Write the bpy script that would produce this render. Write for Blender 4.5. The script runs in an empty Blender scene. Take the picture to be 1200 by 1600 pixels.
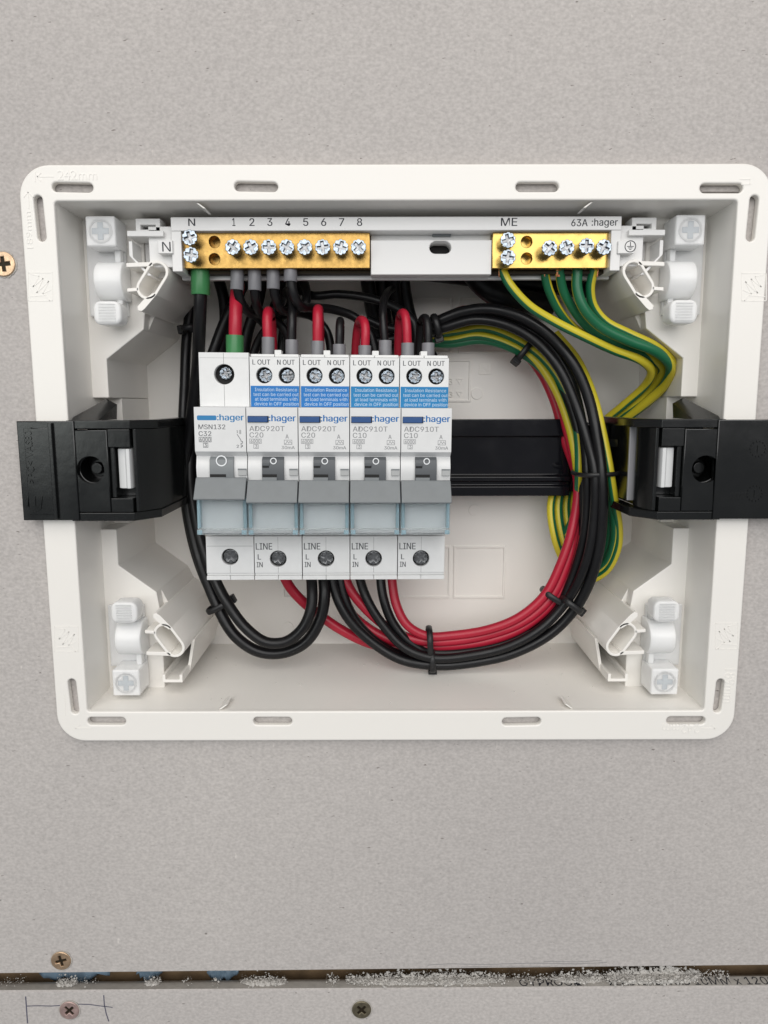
import bpy, bmesh, math, random
from mathutils import Vector, Matrix, Euler
random.seed(7)
sc = bpy.context.scene
COL = sc.collection
MM = 0.001

# ------------------------------------------------------------------ camera
F_PX, IMG_W, IMG_H = 1150.0, 1200.0, 1600.0
CA, CB, CC = 0.1483, -0.0002, -0.0021
CAM = Vector((-4.34, -263.41, 23.75))
_B = Matrix(((1, 0, 0), (0, 0, -1), (0, 1, 0)))
_R = Matrix.Rotation(CC, 3, 'Z') @ Matrix.Rotation(CB, 3, 'Y') @ Matrix.Rotation(CA, 3, 'X') @ _B
_RT = _R.transposed()
cam_d = bpy.data.cameras.new('camera')
cam = bpy.data.objects.new('camera', cam_d)
COL.objects.link(cam)
_m = (_RT @ Matrix(((1, 0, 0), (0, -1, 0), (0, 0, -1)))).to_4x4()
_m.translation = CAM * MM
cam.matrix_world = _m
cam_d.sensor_fit = 'VERTICAL'
cam_d.sensor_height = 36.0
cam_d.sensor_width = 27.0
cam_d.lens = 36.0 * F_PX / IMG_H
cam_d.clip_start = 0.005
cam_d.clip_end = 50.0
sc.camera = cam

# ------------------------------------------------------------------ light
world = bpy.data.worlds.new('World')
sc.world = world
world.use_nodes = True
_bg = world.node_tree.nodes['Background']
_bg.inputs[0].default_value = (0.92, 0.95, 1.0, 1)
_bg.inputs[1].default_value = 0.27

def area_light(name, loc, target, size, size_y, power, color):
    d = bpy.data.lights.new(name, 'AREA')
    d.shape = 'RECTANGLE'
    d.size, d.size_y, d.energy, d.color = size, size_y, power, color
    o = bpy.data.objects.new(name, d)
    COL.objects.link(o)
    o.location = loc
    o.rotation_euler = (Vector(target) - Vector(loc)).to_track_quat('-Z', 'Y').to_euler()
    return o
area_light('ceiling_lamp', (-0.10, -0.85, 1.10), (0, 0, 0.0), 1.3, 0.8, 9.0, (1.0, 0.95, 0.885))
area_light('room_window', (0.15, -2.0, 0.72), (0, 0, 0), 2.6, 1.2, 36.0, (1.0, 0.985, 0.975))
area_light('side_sheen_fill', (-1.05, -1.55, 0.12), (0, 0, 0), 0.6, 0.45, 3.2, (0.93, 1.0, 0.95))  # added fill light: gives the left bracket its sheen, lifts the inner walls

sc.render.engine = 'CYCLES'
sc.view_settings.view_transform = 'Standard'
sc.view_settings.look = 'None'
sc.view_settings.exposure = -0.20
sc.view_settings.gamma = 1.0
sc.view_settings.use_curve_mapping = False
sc.render.resolution_x, sc.render.resolution_y = 768, 1024

# ------------------------------------------------------------------ helpers
def U(px, py, Y):
    """point (mm) at depth Y behind the flange plane seen at pixel px,py of the photograph"""
    d = _RT @ Vector(((px - IMG_W / 2) / F_PX, (py - IMG_H / 2) / F_PX, 1.0))
    return CAM + d * ((Y - CAM.y) / d.y)
def XZ(px, py, Y):
    p = U(px, py, Y)
    return (p.x, p.z)

ORG = {}
def props(o, label=None, cat=None, group=None, kind=None):
    if label: o['label'] = label
    if cat: o['category'] = cat
    if group: o['group'] = group
    if kind: o['kind'] = kind
    return o
def thing(name, org, label, cat, group=None):
    o = bpy.data.objects.new(name, None)
    COL.objects.link(o)
    o.empty_display_size = 0.01
    o.location = Vector(org) * MM
    ORG[o.name] = Vector(org)
    return props(o, label, cat, group)

def link_mesh(name, me, mat, parent=None, smooth=35, bevel=0, segs=2):
    """me: mesh in mm, world coordinates (or local ones under a rotated thing)"""
    if parent is not None:
        org = ORG[parent.name]
    else:
        xs = [v.co for v in me.vertices]
        org = Vector((sum(v.x for v in xs), sum(v.y for v in xs), sum(v.z for v in xs))) / max(1, len(xs))
    me.transform(Matrix.Translation(-org))
    me.transform(Matrix.Scale(MM, 4))
    me.name = name
    me.materials.clear()
    me.materials.append(mat)
    o = bpy.data.objects.new(name, me)
    COL.objects.link(o)
    ORG[o.name] = org
    if parent is not None:
        o.parent = parent
    else:
        o.location = org * MM
    if smooth is not None:
        me.polygons.foreach_set('use_smooth', [True] * len(me.polygons))
        me.set_sharp_from_angle(angle=math.radians(smooth))
    if bevel:
        b = o.modifiers.new('bevel', 'BEVEL')
        b.width, b.segments, b.limit_method, b.angle_limit = bevel * MM, segs, 'ANGLE', math.radians(40)
        b.harden_normals = True
    return o

class MB:
    def __init__(s):
        s.v, s.f, s.uv = [], [], []
    def add(s, vs, fs, uvs=None):
        n = len(s.v)
        s.v += [Vector(v) for v in vs]
        s.f += [tuple(i + n for i in f) for f in fs]
        s.uv += uvs if uvs else [None] * len(fs)
        return s
    def box(s, x0, x1, y0, y1, z0, z1):
        return s.add([(x0, y0, z0), (x1, y0, z0), (x1, y1, z0), (x0, y1, z0), (x0, y0, z1), (x1, y0, z1), (x1, y1, z1), (x0, y1, z1)],
                     [(0, 3, 2, 1), (4, 5, 6, 7), (0, 1, 5, 4), (1, 2, 6, 5), (2, 3, 7, 6), (3, 0, 4, 7)])
    def prism(s, poly, y0, y1, poly2=None):
        """poly of (x,z) from depth y0 to y1; poly2 = its outline at y1"""
        p2 = poly2 or poly
        a = sum(poly[i - 1][0] * poly[i][1] - poly[i][0] * poly[i - 1][1] for i in range(len(poly)))
        if a < 0:
            poly, p2 = poly[::-1], p2[::-1]
        n = len(poly)
        vs = [(x, y0, z) for x, z in poly] + [(x, y1, z) for x, z in p2]
        fs = [tuple(range(n)), tuple(range(2 * n - 1, n - 1, -1))]
        fs += [(i, n + i, n + (i + 1) % n, (i + 1) % n) for i in range(n)]
        return s.add(vs, fs)
    def xprism(s, poly, x0, x1):
        """poly of (y,z) extruded along x"""
        a = sum(poly[i - 1][0] * poly[i][1] - poly[i][0] * poly[i - 1][1] for i in range(len(poly)))
        if a < 0:
            poly = poly[::-1]
        n = len(poly)
        vs = [(x0, y, z) for y, z in poly] + [(x1, y, z) for y, z in poly]
        fs = [tuple(range(n - 1, -1, -1)), tuple(range(n, 2 * n))]
        fs += [(i, (i + 1) % n, n + (i + 1) % n, n + i) for i in range(n)]
        return s.add(vs, fs)
    def zprism(s, poly, z0, z1):
        """poly of (x,y) extruded along z"""
        a = sum(poly[i - 1][0] * poly[i][1] - poly[i][0] * poly[i - 1][1] for i in range(len(poly)))
        if a < 0:
            poly = poly[::-1]
        n = len(poly)
        vs = [(x, y, z0) for x, y in poly] + [(x, y, z1) for x, y in poly]
        fs = [tuple(range(n - 1, -1, -1)), tuple(range(n, 2 * n))]
        fs += [(i, (i + 1) % n, n + (i + 1) % n, n + i) for i in range(n)]
        return s.add(vs, fs)
    def cyl(s, c, axis, r0, r1, length, n=20):
        c, ax = Vector(c), Vector(axis).normalized()
        u = ax.orthogonal().normalized()
        w = ax.cross(u)
        vs, fs = [], []
        for k, r in ((0, r0), (1, r1)):
            for i in range(n):
                t = 2 * math.pi * i / n
                vs.append(c + ax * length * k + (u * math.cos(t) + w * math.sin(t)) * r)
        fs = [tuple(range(n - 1, -1, -1)), tuple(range(n, 2 * n))] + [(i, (i + 1) % n, n + (i + 1) % n, n + i) for i in range(n)]
        return s.add(vs, fs)
    def tube(s, pts, r, n=12, phase=0.0, twist=0.0, flat=None, closed=False):
        """tube along pts; uv.x = 0 faces the room; flat=(ra, rb) gives a strap section"""
        m = len(pts)
        vs, fs, uvs = [], [], []
        def ph(v):
            if not isinstance(phase, (list, tuple)): return phase
            for (va, pa), (vb, pb) in zip(phase, phase[1:]):
                if v <= vb: return pa + (pb - pa) * max(0.0, v - va) / (vb - va)
            return phase[-1][1]
        L = 0.0
        acc = []
        prevN = None
        for i, p in enumerate(pts):
            if closed:
                t = pts[(i + 1) % m] - pts[i - 1]
            else:
                t = pts[min(i + 1, m - 1)] - pts[max(i - 1, 0)]
            t = t.normalized() if t.length > 1e-9 else Vector((0, 0, 1))
            if flat:
                c = sum(pts, Vector()) / m
                nrm = (p - c) - t * (p - c).dot(t)
            else:
                ref = Vector((0, -1, 0))
                nrm = ref - t * ref.dot(t)
                if nrm.length < 0.35 and prevN is not None:
                    nrm = prevN - t * prevN.dot(t)
            nrm.normalize()
            prevN = nrm
            b = t.cross(nrm)
            rr = r[i] if isinstance(r, (list, tuple)) else r
            for k in range(n):
                a = 2 * math.pi * k / n
                if flat:
                    vs.append(p + nrm * math.cos(a) * flat[0] + b * math.sin(a) * flat[1])
                else:
                    vs.append(p + (nrm * math.cos(a) + b * math.sin(a)) * rr)
            acc.append(L)
            if i < m - 1: L += (pts[i + 1] - p).length
        for i in range(m if closed else m - 1):
            j = (i + 1) % m
            for k in range(n):
                k2 = (k + 1) % n
                fs.append((i * n + k, i * n + k2, j * n + k2, j * n + k))
                v0, v1 = acc[i], acc[i] + (pts[j] - pts[i]).length
                q0, q1 = ph(v0), ph(v1)
                u0, u1 = k / n, (k + 1) / n
                uvs.append([(u0 + q0, v0), (u1 + q0, v0), (u1 + q1, v1), (u0 + q1, v1)])
        if not closed:
            fs.append(tuple(range(n - 1, -1, -1))); uvs.append(None)
            fs.append(tuple(range((m - 1) * n, m * n))); uvs.append(None)
        return s.add(vs, fs, uvs)
    def mesh(s):
        me = bpy.data.meshes.new('m')
        me.from_pydata([v[:] for v in s.v], [], s.f)
        if any(u for u in s.uv):
            l = me.uv_layers.new(name='UVMap')
            for p, u in zip(me.polygons, s.uv):
                if u:
                    for li, q in zip(p.loop_indices, u):
                        l.data[li].uv = q
        me.update()
        return me
    def build(s, name, mat, parent=None, smooth=35, bevel=0, segs=2):
        return link_mesh(name, s.mesh(), mat, parent, smooth, bevel, segs)

def eval_curve(cu):
    o = bpy.data.objects.new('tmp', cu)
    COL.objects.link(o)
    dg = bpy.context.evaluated_depsgraph_get()
    me = bpy.data.meshes.new_from_object(o.evaluated_get(dg))
    bpy.data.objects.remove(o)
    bpy.data.curves.remove(cu)
    return me
TOWALL = Matrix(((1, 0, 0, 0), (0, 0, -1, 0), (0, 1, 0, 0), (0, 0, 0, 1)))   # curve x,y,z -> X,-Y,Z
def plate_mesh(polys, y_front, thick, bevel=0.0, res=1):
    """outline polygons of (x,z), inner ones are holes; front face at y_front"""
    cu = bpy.data.curves.new('c', 'CURVE')
    cu.dimensions = '2D'
    cu.fill_mode = 'BOTH'
    cu.extrude = max(thick / 2 - bevel, 0.0)
    cu.bevel_depth = bevel
    cu.bevel_resolution = res
    cu.offset = -bevel
    for poly in polys:
        sp = cu.splines.new('POLY')
        sp.points.add(len(poly) - 1)
        for q, (x, z) in zip(sp.points, poly):
            q.co = (x, z, 0, 1)
        sp.use_cyclic_u = True
    me = eval_curve(cu)
    me.transform(TOWALL)
    me.transform(Matrix.Translation((0, y_front + thick / 2, 0)))
    return me
def plate(name, polys, y_front, thick, mat, parent, bevel=0.0, res=1, smooth=35):
    return link_mesh(name, plate_mesh(polys, y_front, thick, bevel, res), mat, parent, smooth)
def rect(x0, x1, z0, z1): return [(x0, z0), (x1, z0), (x1, z1), (x0, z1)]
def rrect(x0, x1, z0, z1, r, n=6):
    out = []
    for cx, cz, a0 in ((x1 - r, z1 - r, 0), (x0 + r, z1 - r, 90), (x0 + r, z0 + r, 180), (x1 - r, z0 + r, 270)):
        for i in range(n + 1):
            a = math.radians(a0 + 90 * i / n)
            out.append((cx + r * math.cos(a), cz + r * math.sin(a)))
    return out
def circ(cx, cz, r, n=24): return [(cx + r * math.cos(2 * math.pi * i / n), cz + r * math.sin(2 * math.pi * i / n)) for i in range(n)]
def stadium(a, b, r, n=8):
    a, b = Vector(a), Vector(b)
    t = math.atan2((b - a).y, (b - a).x)
    out = []
    for c, t0 in ((b, t - math.pi / 2), (a, t + math.pi / 2)):
        for i in range(n + 1):
            q = t0 + math.pi * i / n
            out.append((c.x + r * math.cos(q), c.y + r * math.sin(q)))
    return out

FONT = None
try:                                                   # a plain grotesque that ships with Blender; the built-in face otherwise
    import os
    FONT = bpy.data.fonts.load(os.path.join(bpy.utils.system_resource('DATAFILES'), 'fonts', 'Inter.woff2'))
except Exception:
    FONT = None
def text(name, s, x0, x1, z0, z1, y, mat, parent, thick=0.0, rot=None, mirror=False, bold=0.0):
    """a line of print fitted to the box x0..x1, z0..z1 (z range of its capitals) on the plane y"""
    cu = bpy.data.curves.new('t', 'FONT')
    cu.body = s
    if FONT and not name.startswith('moulded'): cu.font = FONT
    cu.resolution_u = 4
    cu.extrude = thick / 2
    cu.offset = 0.0
    me = eval_curve(cu)
    xs = [v.co.x for v in me.vertices]
    cu2 = [v.co.y for v in me.vertices]
    lo, hi, w0, w1 = 0.0, max(cu2), min(xs), max(xs)
    if not any(c in s for c in 'gpqy,'): lo = min(cu2)
    sx, sz = (x1 - x0) / (w1 - w0), (z1 - z0) / (hi - lo)
    for v in me.vertices:
        v.co = Vector((x0 + (v.co.x - w0) * sx, z0 + (v.co.y - lo) * sz, v.co.z))
    if rot is not None:
        c = Vector(((x0 + x1) / 2, (z0 + z1) / 2, 0))
        me.transform(Matrix.Translation(c) @ Matrix.Rotation(math.radians(rot), 4, 'Z') @ Matrix.Translation(-c))
    if bold:
        bm = bmesh.new(); bm.from_mesh(me)
        src = list(bm.verts) + list(bm.edges) + list(bm.faces)
        for k, dx in enumerate((-bold, bold)):
            g = bmesh.ops.duplicate(bm, geom=src)['geom']
            bmesh.ops.translate(bm, verts=[e for e in g if isinstance(e, bmesh.types.BMVert)], vec=(dx, 0, 0.004 * (k + 1)))
        bm.to_mesh(me); bm.free()
    me.transform(TOWALL)
    me.transform(Matrix.Translation((0, y - thick / 2, 0)))
    return link_mesh(name, me, mat, parent, None)

def spline(ctrl, step=1.6):
    """Catmull-Rom through points (mm)"""
    P = [ctrl[0] * 2 - ctrl[1]] + list(ctrl) + [ctrl[-1] * 2 - ctrl[-2]]
    out = []
    for i in range(1, len(P) - 2):
        p0, p1, p2, p3 = P[i - 1:i + 3]
        t0 = 0.0
        t1 = t0 + max((p1 - p0).length, 1e-3) ** 0.5
        t2 = t1 + max((p2 - p1).length, 1e-3) ** 0.5
        t3 = t2 + max((p3 - p2).length, 1e-3) ** 0.5
        n = max(2, int((p2 - p1).length / step))
        for k in range(n):
            t = t1 + (t2 - t1) * k / n
            A1 = p0 * ((t1 - t) / (t1 - t0)) + p1 * ((t - t0) / (t1 - t0))
            A2 = p1 * ((t2 - t) / (t2 - t1)) + p2 * ((t - t1) / (t2 - t1))
            A3 = p2 * ((t3 - t) / (t3 - t2)) + p3 * ((t - t2) / (t3 - t2))
            B1 = A1 * ((t2 - t) / (t2 - t0)) + A2 * ((t - t0) / (t2 - t0))
            B2 = A2 * ((t3 - t) / (t3 - t1)) + A3 * ((t - t1) / (t3 - t1))
            out.append(B1 * ((t2 - t) / (t2 - t1)) + B2 * ((t - t1) / (t2 - t1)))
    out.append(ctrl[-1].copy())
    return out

# ------------------------------------------------------------------ materials
def mat(name, color, rough=0.5, metal=0.0, spec=0.5, noise=None, bump=None, coat=0.0, sss=0.0, trans=0.0, ior=1.45, rough_var=None):
    """noise=(scale, amount) mottles the colour; bump=(scale, distance mm)"""
    m = bpy.data.materials.new(name)
    m.use_nodes = True
    nt = m.node_tree
    b = nt.nodes['Principled BSDF']
    b.inputs['Base Color'].default_value = (*color, 1)
    b.inputs['Roughness'].default_value = rough
    b.inputs['Metallic'].default_value = metal
    b.inputs['Specular IOR Level'].default_value = spec
    b.inputs['IOR'].default_value = ior
    b.inputs['Coat Weight'].default_value = coat
    b.inputs['Transmission Weight'].default_value = trans
    if sss:
        b.inputs['Subsurface Weight'].default_value = sss
        b.inputs['Subsurface Radius'].default_value = (1, 1, 1)
        b.inputs['Subsurface Scale'].default_value = 0.004
    tc = nt.nodes.new('ShaderNodeTexCoord')
    if noise:
        n = nt.nodes.new('ShaderNodeTexNoise')
        n.inputs['Scale'].default_value = noise[0]
        n.inputs['Detail'].default_value = 5
        nt.links.new(tc.outputs['Object'], n.inputs['Vector'])
        r = nt.nodes.new('ShaderNodeValToRGB')
        r.color_ramp.elements[0].position, r.color_ramp.elements[1].position = 0.3, 0.7
        r.color_ramp.elements[0].color = (*[c * (1 - noise[1]) for c in color], 1)
        r.color_ramp.elements[1].color = (*[min(1, c * (1 + noise[1])) for c in color], 1)
        nt.links.new(n.outputs['Fac'], r.inputs['Fac'])
        nt.links.new(r.outputs['Color'], b.inputs['Base Color'])
    if rough_var:
        n = nt.nodes.new('ShaderNodeTexNoise')
        n.inputs['Scale'].default_value = rough_var[0]
        n.inputs['Detail'].default_value = 4
        nt.links.new(tc.outputs['Object'], n.inputs['Vector'])
        mr = nt.nodes.new('ShaderNodeMapRange')
        mr.inputs['From Min'].default_value, mr.inputs['From Max'].default_value = 0.3, 0.7
        mr.inputs['To Min'].default_value, mr.inputs['To Max'].default_value = rough - rough_var[1], rough + rough_var[1]
        nt.links.new(n.outputs['Fac'], mr.inputs['Value'])
        nt.links.new(mr.outputs['Result'], b.inputs['Roughness'])
    if bump:
        n = nt.nodes.new('ShaderNodeTexNoise')
        n.inputs['Scale'].default_value = bump[0]
        n.inputs['Detail'].default_value = 3
        nt.links.new(tc.outputs['Object'], n.inputs['Vector'])
        bp = nt.nodes.new('ShaderNodeBump')
        bp.inputs['Strength'].default_value = 1.0
        bp.inputs['Distance'].default_value = bump[1] * MM
        nt.links.new(n.outputs['Fac'], bp.inputs['Height'])
        nt.links.new(bp.outputs['Normal'], b.inputs['Normal'])
    return m

def paper_mat():
    m = bpy.data.materials.new('plasterboard_paper')
    m.use_nodes = True
    nt = m.node_tree
    N, Lk = nt.nodes, nt.links
    b = N['Principled BSDF']
    b.inputs['Roughness'].default_value = 0.92
    b.inputs['Specular IOR Level'].default_value = 0.2
    tc = N.new('ShaderNodeTexCoord')
    def noise(scale, detail, stretch=(1, 1, 1), rough=0.55):
        mp = N.new('ShaderNodeMapping')
        mp.inputs['Scale'].default_value = stretch
        Lk.new(tc.outputs['Object'], mp.inputs['Vector'])
        n = N.new('ShaderNodeTexNoise')
        n.inputs['Scale'].default_value = scale
        n.inputs['Detail'].default_value = detail
        n.inputs['Roughness'].default_value = rough
        Lk.new(mp.outputs['Vector'], n.inputs['Vector'])
        return n
    def ramp(src, p0, c0, p1, c1):
        r = N.new('ShaderNodeValToRGB')
        r.color_ramp.elements[0].position, r.color_ramp.elements[1].position = p0, p1
        r.color_ramp.elements[0].color, r.color_ramp.elements[1].color = c0, c1
        Lk.new(src, r.inputs['Fac'])
        return r
    def mixm(a, c, blend, fac):
        x = N.new('ShaderNodeMix')
        x.data_type = 'RGBA'
        x.blend_type = blend
        x.inputs[0].default_value = fac
        Lk.new(a, x.inputs[6])
        Lk.new(c, x.inputs[7])
        return x
    big = ramp(noise(5, 3).outputs['Fac'], 0.3, (0.478, 0.450, 0.434, 1), 0.7, (0.54, 0.509, 0.486, 1))
    mid = ramp(noise(220, 6, (1, 1, 1.3)).outputs['Fac'], 0.3, (0.975, 0.975, 0.975, 1), 0.72, (1.02, 1.02, 1.02, 1))
    fib = ramp(noise(1050, 3, (0.7, 1, 1.0)).outputs['Fac'], 0.28, (0.83, 0.83, 0.83, 1), 0.70, (1.07, 1.07, 1.07, 1))
    fleck = ramp(noise(560, 2, (0.55, 1, 1.5)).outputs['Fac'], 0.24, (0.50, 0.48, 0.47, 1), 0.28, (1, 1, 1, 1))
    fleck2 = ramp(noise(260, 2, (1.6, 1, 0.6)).outputs['Fac'], 0.735, (1, 1, 1, 1), 0.80, (1.22, 1.22, 1.2, 1))
    c = mixm(big.outputs[0], mid.outputs[0], 'MULTIPLY', 1)
    c = mixm(c.outputs[2], fib.outputs[0], 'MULTIPLY', 1)
    c = mixm(c.outputs[2], fleck.outputs[0], 'MULTIPLY', 1)
    c = mixm(c.outputs[2], fleck2.outputs[0], 'MULTIPLY', 1)
    Lk.new(c.outputs[2], b.inputs['Base Color'])
    h = N.new('ShaderNodeMath')
    h.operation = 'ADD'
    Lk.new(noise(500, 4, (1, 1, 0.6)).outputs['Fac'], h.inputs[0])
    Lk.new(noise(900, 3).outputs['Fac'], h.inputs[1])
    bp = N.new('ShaderNodeBump')
    bp.inputs['Distance'].default_value = 0.10 * MM
    Lk.new(h.outputs[0], bp.inputs['Height'])
    Lk.new(bp.outputs['Normal'], b.inputs['Normal'])
    return m

def earth_mat():
    m = bpy.data.materials.new('green_yellow_insulation')
    m.use_nodes = True
    nt = m.node_tree
    N, Lk = nt.nodes, nt.links
    b = N['Principled BSDF']
    b.inputs['Roughness'].default_value = 0.38
    uv = N.new('ShaderNodeUVMap')
    sx = N.new('ShaderNodeSeparateXYZ')
    Lk.new(uv.outputs[0], sx.inputs[0])
    fr = N.new('ShaderNodeMath')
    fr.operation = 'FRACT'
    Lk.new(sx.outputs['X'], fr.inputs[0])
    r = N.new('ShaderNodeValToRGB')
    e = r.color_ramp.elements
    e[0].position, e[0].color = 0.0, (0.008, 0.13, 0.055, 1)
    e[1].position, e[1].color = 0.015, (0.62, 0.52, 0.03, 1)
    k = e.new(0.40); k.color = (0.62, 0.52, 0.03, 1)
    k = e.new(0.415); k.color = (0.008, 0.13, 0.055, 1)
    Lk.new(fr.outputs[0], r.inputs['Fac'])
    Lk.new(r.outputs['Color'], b.inputs['Base Color'])
    return m

M = {}
M['paper'] = paper_mat()
M['shell'] = mat('white_enclosure_plastic', (0.87, 0.845, 0.80), 0.30, spec=0.5, bump=(1200, 0.006))
M['holder'] = mat('white_holder_plastic', (0.80, 0.795, 0.785), 0.33, bump=(900, 0.012))
M['breaker'] = mat('pale_grey_breaker_plastic', (0.72, 0.725, 0.725), 0.40, bump=(1400, 0.012), noise=(300, 0.02))
M['breaker2'] = mat('white_breaker_terminal_plastic', (0.76, 0.765, 0.76), 0.42, bump=(1400, 0.012), noise=(300, 0.02))
M['toggle'] = mat('grey_toggle_plastic', (0.205, 0.22, 0.228), 0.42, bump=(1400, 0.012), noise=(250, 0.04))
M['toggle_dark'] = mat('dark_grey_toggle_plastic', (0.10, 0.108, 0.116), 0.45, bump=(1400, 0.01))
M['black_plastic'] = mat('black_bracket_plastic', (0.007, 0.0078, 0.008), 0.19, spec=0.6, bump=(350, 0.03), rough_var=(60, 0.05))
M['rail'] = mat('black_rail', (0.005, 0.005, 0.007), 0.12, spec=0.5, bump=(200, 0.02), rough_var=(80, 0.06))
M['black_wire'] = mat('black_insulation', (0.006, 0.006, 0.007), 0.36, spec=0.42, bump=(500, 0.02), rough_var=(120, 0.08))
M['red_wire'] = mat('red_insulation', (0.42, 0.013, 0.035), 0.36, bump=(500, 0.02), noise=(80, 0.08))
M['earth'] = earth_mat()
M['tie'] = mat('black_nylon', (0.012, 0.012, 0.013), 0.40, bump=(900, 0.03))
M['green_sleeve'] = mat('green_sleeve', (0.045, 0.20, 0.07), 0.33, noise=(200, 0.06))
M['grey_sleeve'] = mat('grey_sleeve', (0.20, 0.20, 0.215), 0.38, noise=(200, 0.05))
M['brass'] = mat('brass', (0.36, 0.225, 0.07), 0.30, 1.0, noise=(1100, 0.10), bump=(2200, 0.03), rough_var=(500, 0.08))
M['brass_bright'] = mat('bright_brass', (0.48, 0.33, 0.10), 0.22, 1.0, noise=(250, 0.06), bump=(1500, 0.012), rough_var=(300, 0.06))
M['zinc'] = mat('zinc_plated_steel', (0.27, 0.31, 0.35), 0.20, 1.0, noise=(900, 0.35), bump=(900, 0.05), rough_var=(500, 0.08))
M['dull_steel'] = mat('dull_steel', (0.24, 0.245, 0.25), 0.26, 1.0, noise=(900, 0.35), bump=(700, 0.10))
M['copper'] = mat('copper_strands', (0.72, 0.30, 0.16), 0.35, 1.0)
M['nylon'] = mat('translucent_nylon', (0.95, 0.96, 0.96), 0.25, sss=0.7, trans=0.12, ior=1.4, bump=(500, 0.03))
M['nylon_dark'] = mat('clip_drive_socket', (0.62, 0.67, 0.71), 0.4, sss=0.6)
M['window'] = mat('clear_blue_window', (0.95, 0.985, 0.995), 0.04, trans=0.94, ior=1.38)
M['insert'] = mat('grey_label_insert', (0.74, 0.76, 0.77), 0.5)
M['window_edge'] = mat('blue_window_edge', (0.62, 0.82, 0.90), 0.10, trans=0.72, ior=1.45)
M['blue'] = mat('blue_sticker', (0.003, 0.16, 0.48), 0.38)
M['blue2'] = mat('turquoise_blue_sticker', (0.002, 0.19, 0.44), 0.38)
M['blue_print'] = mat('blue_print', (0.012, 0.15, 0.42), 0.45)
M['light_blue_print'] = mat('light_blue_print', (0.022, 0.20, 0.44), 0.45)
M['button'] = mat('blue_test_button', (0.018, 0.075, 0.23), 0.35, bump=(900, 0.04))
M['ink'] = mat('grey_print', (0.06, 0.065, 0.075), 0.6)
M['ink_light'] = mat('light_grey_print', (0.27, 0.275, 0.285), 0.6)
M['ink_mid'] = mat('mid_grey_print', (0.13, 0.135, 0.145), 0.6)
M['ink_black'] = mat('black_print', (0.018, 0.02, 0.03), 0.6)
M['white_print'] = mat('white_print', (0.82, 0.84, 0.86), 0.5)
M['sticker_print'] = mat('sticker_print', (0.52, 0.64, 0.76), 0.5)
M['ink_grey'] = mat('notch_grey_plastic', (0.42, 0.43, 0.43), 0.5)
M['seam'] = mat('seam_shadow_gap', (0.16, 0.16, 0.16), 0.8)
M['hole'] = mat('painted_cavity_shade', (0.012, 0.012, 0.012), 0.7)  # near-black colour painted for the shade in holes, slots and gaps
M['roller'] = mat('white_latch', (0.68, 0.69, 0.69), 0.35)
M['drywall_screw'] = mat('gold_passivated_steel', (0.62, 0.44, 0.29), 0.38, 0.85, noise=(500, 0.2), bump=(600, 0.05))
M['pink_screw'] = mat('pinkish_passivated_steel', (0.50, 0.36, 0.33), 0.42, 0.6, noise=(500, 0.2), bump=(600, 0.05))
M['dark_screw'] = mat('olive_dark_steel', (0.22, 0.19, 0.13), 0.40, 0.8, noise=(500, 0.25), bump=(600, 0.06))
M['recess_shade'] = mat('painted_recess_shade', (0.03, 0.022, 0.012), 0.6, 0.5)  # dark colour stands for shade under the bars and in screw heads
M['timber'] = mat('pine_timber', (0.20, 0.135, 0.075), 0.8, noise=(120, 0.3), bump=(300, 0.1))
M['blue_film'] = mat('pale_blue_film', (0.15, 0.22, 0.29), 0.5, noise=(150, 0.25))
M['gypsum'] = mat('gypsum_crumbs', (0.56, 0.54, 0.51), 0.95, noise=(500, 0.15), bump=(900, 0.2))
M['edge_paper'] = mat('tapered_edge_paper', (0.46, 0.435, 0.40), 0.85, noise=(300, 0.10), bump=(500, 0.1))
M['core'] = mat('gypsum_core', (0.42, 0.40, 0.37), 0.95, noise=(400, 0.15), bump=(600, 0.3))
M['pencil'] = mat('pencil', (0.10, 0.10, 0.14), 0.6)
M['strip'] = mat('reflecting_edge_grey', (0.40, 0.40, 0.42), 0.35, 0.3)  # light grey stands in for the reflection along the edge

# ------------------------------------------------------------------ plasterboard wall
WY = 3.2                                              # front face of the boards
zl, zr = U(0, 1521, WY).z, U(1200, 1508, WY).z        # lower edge of the upper board
xl, xr = U(0, 1521, WY).x, U(1200, 1508, WY).x
sl = (zr - zl) / (xr - xl)
def zedge(x): return zl + (x - xl) * sl
up = [(-600, zedge(-600)), (600, zedge(600)), (600, 700), (-600, 700)]
plate('plasterboard_upper', [up, rrect(-119.5, 119.5, -95, 95, 3)], WY, 10, M['paper'], None, 0.35, 1)
ub = bpy.data.objects['plasterboard_upper']
props(ub, kind='structure')
# lower board: flat face, then the tapered, paper-wrapped long edge
zt0, zt1 = U(600, 1546, WY).z, U(600, 1527, WY + 7).z
lb = MB()
x0, x1 = -600.0, 600.0
def zlow(x, z, h=0.0): return z + (x - U(600, 1546, WY).x) * sl * (0.5 + 0.4 * h)
n = 60
vs, fs = [], []
prof = [(WY, -700), (WY, zt0 - 0.9), (WY + 0.1, zt0 - 0.3), (WY + 0.7, zt0 + 0.2), (WY + 2.6, zt0 + 0.2 + (zt1 - zt0 - 0.2) * 0.39), (WY + 4.6, zt0 + 0.2 + (zt1 - zt0 - 0.2) * 0.80), (WY + 5.6, zt1), (WY + 11, zt1 - 4), (WY + 11, -700)]
for i in range(n + 1):
    x = x0 + (x1 - x0) * i / n
    for k, (y, z) in enumerate(prof):
        vs.append((x, y, zlow(x, z, (0, 0, 0, 0, .39, .8, 1, 1, 0)[k]) if 0 < k < 8 else z))
pn = len(prof)
for i in range(n):
    for k in range(pn - 1):
        fs.append((i * pn + k, (i + 1) * pn + k, (i + 1) * pn + k + 1, i * pn + k + 1))
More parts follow.
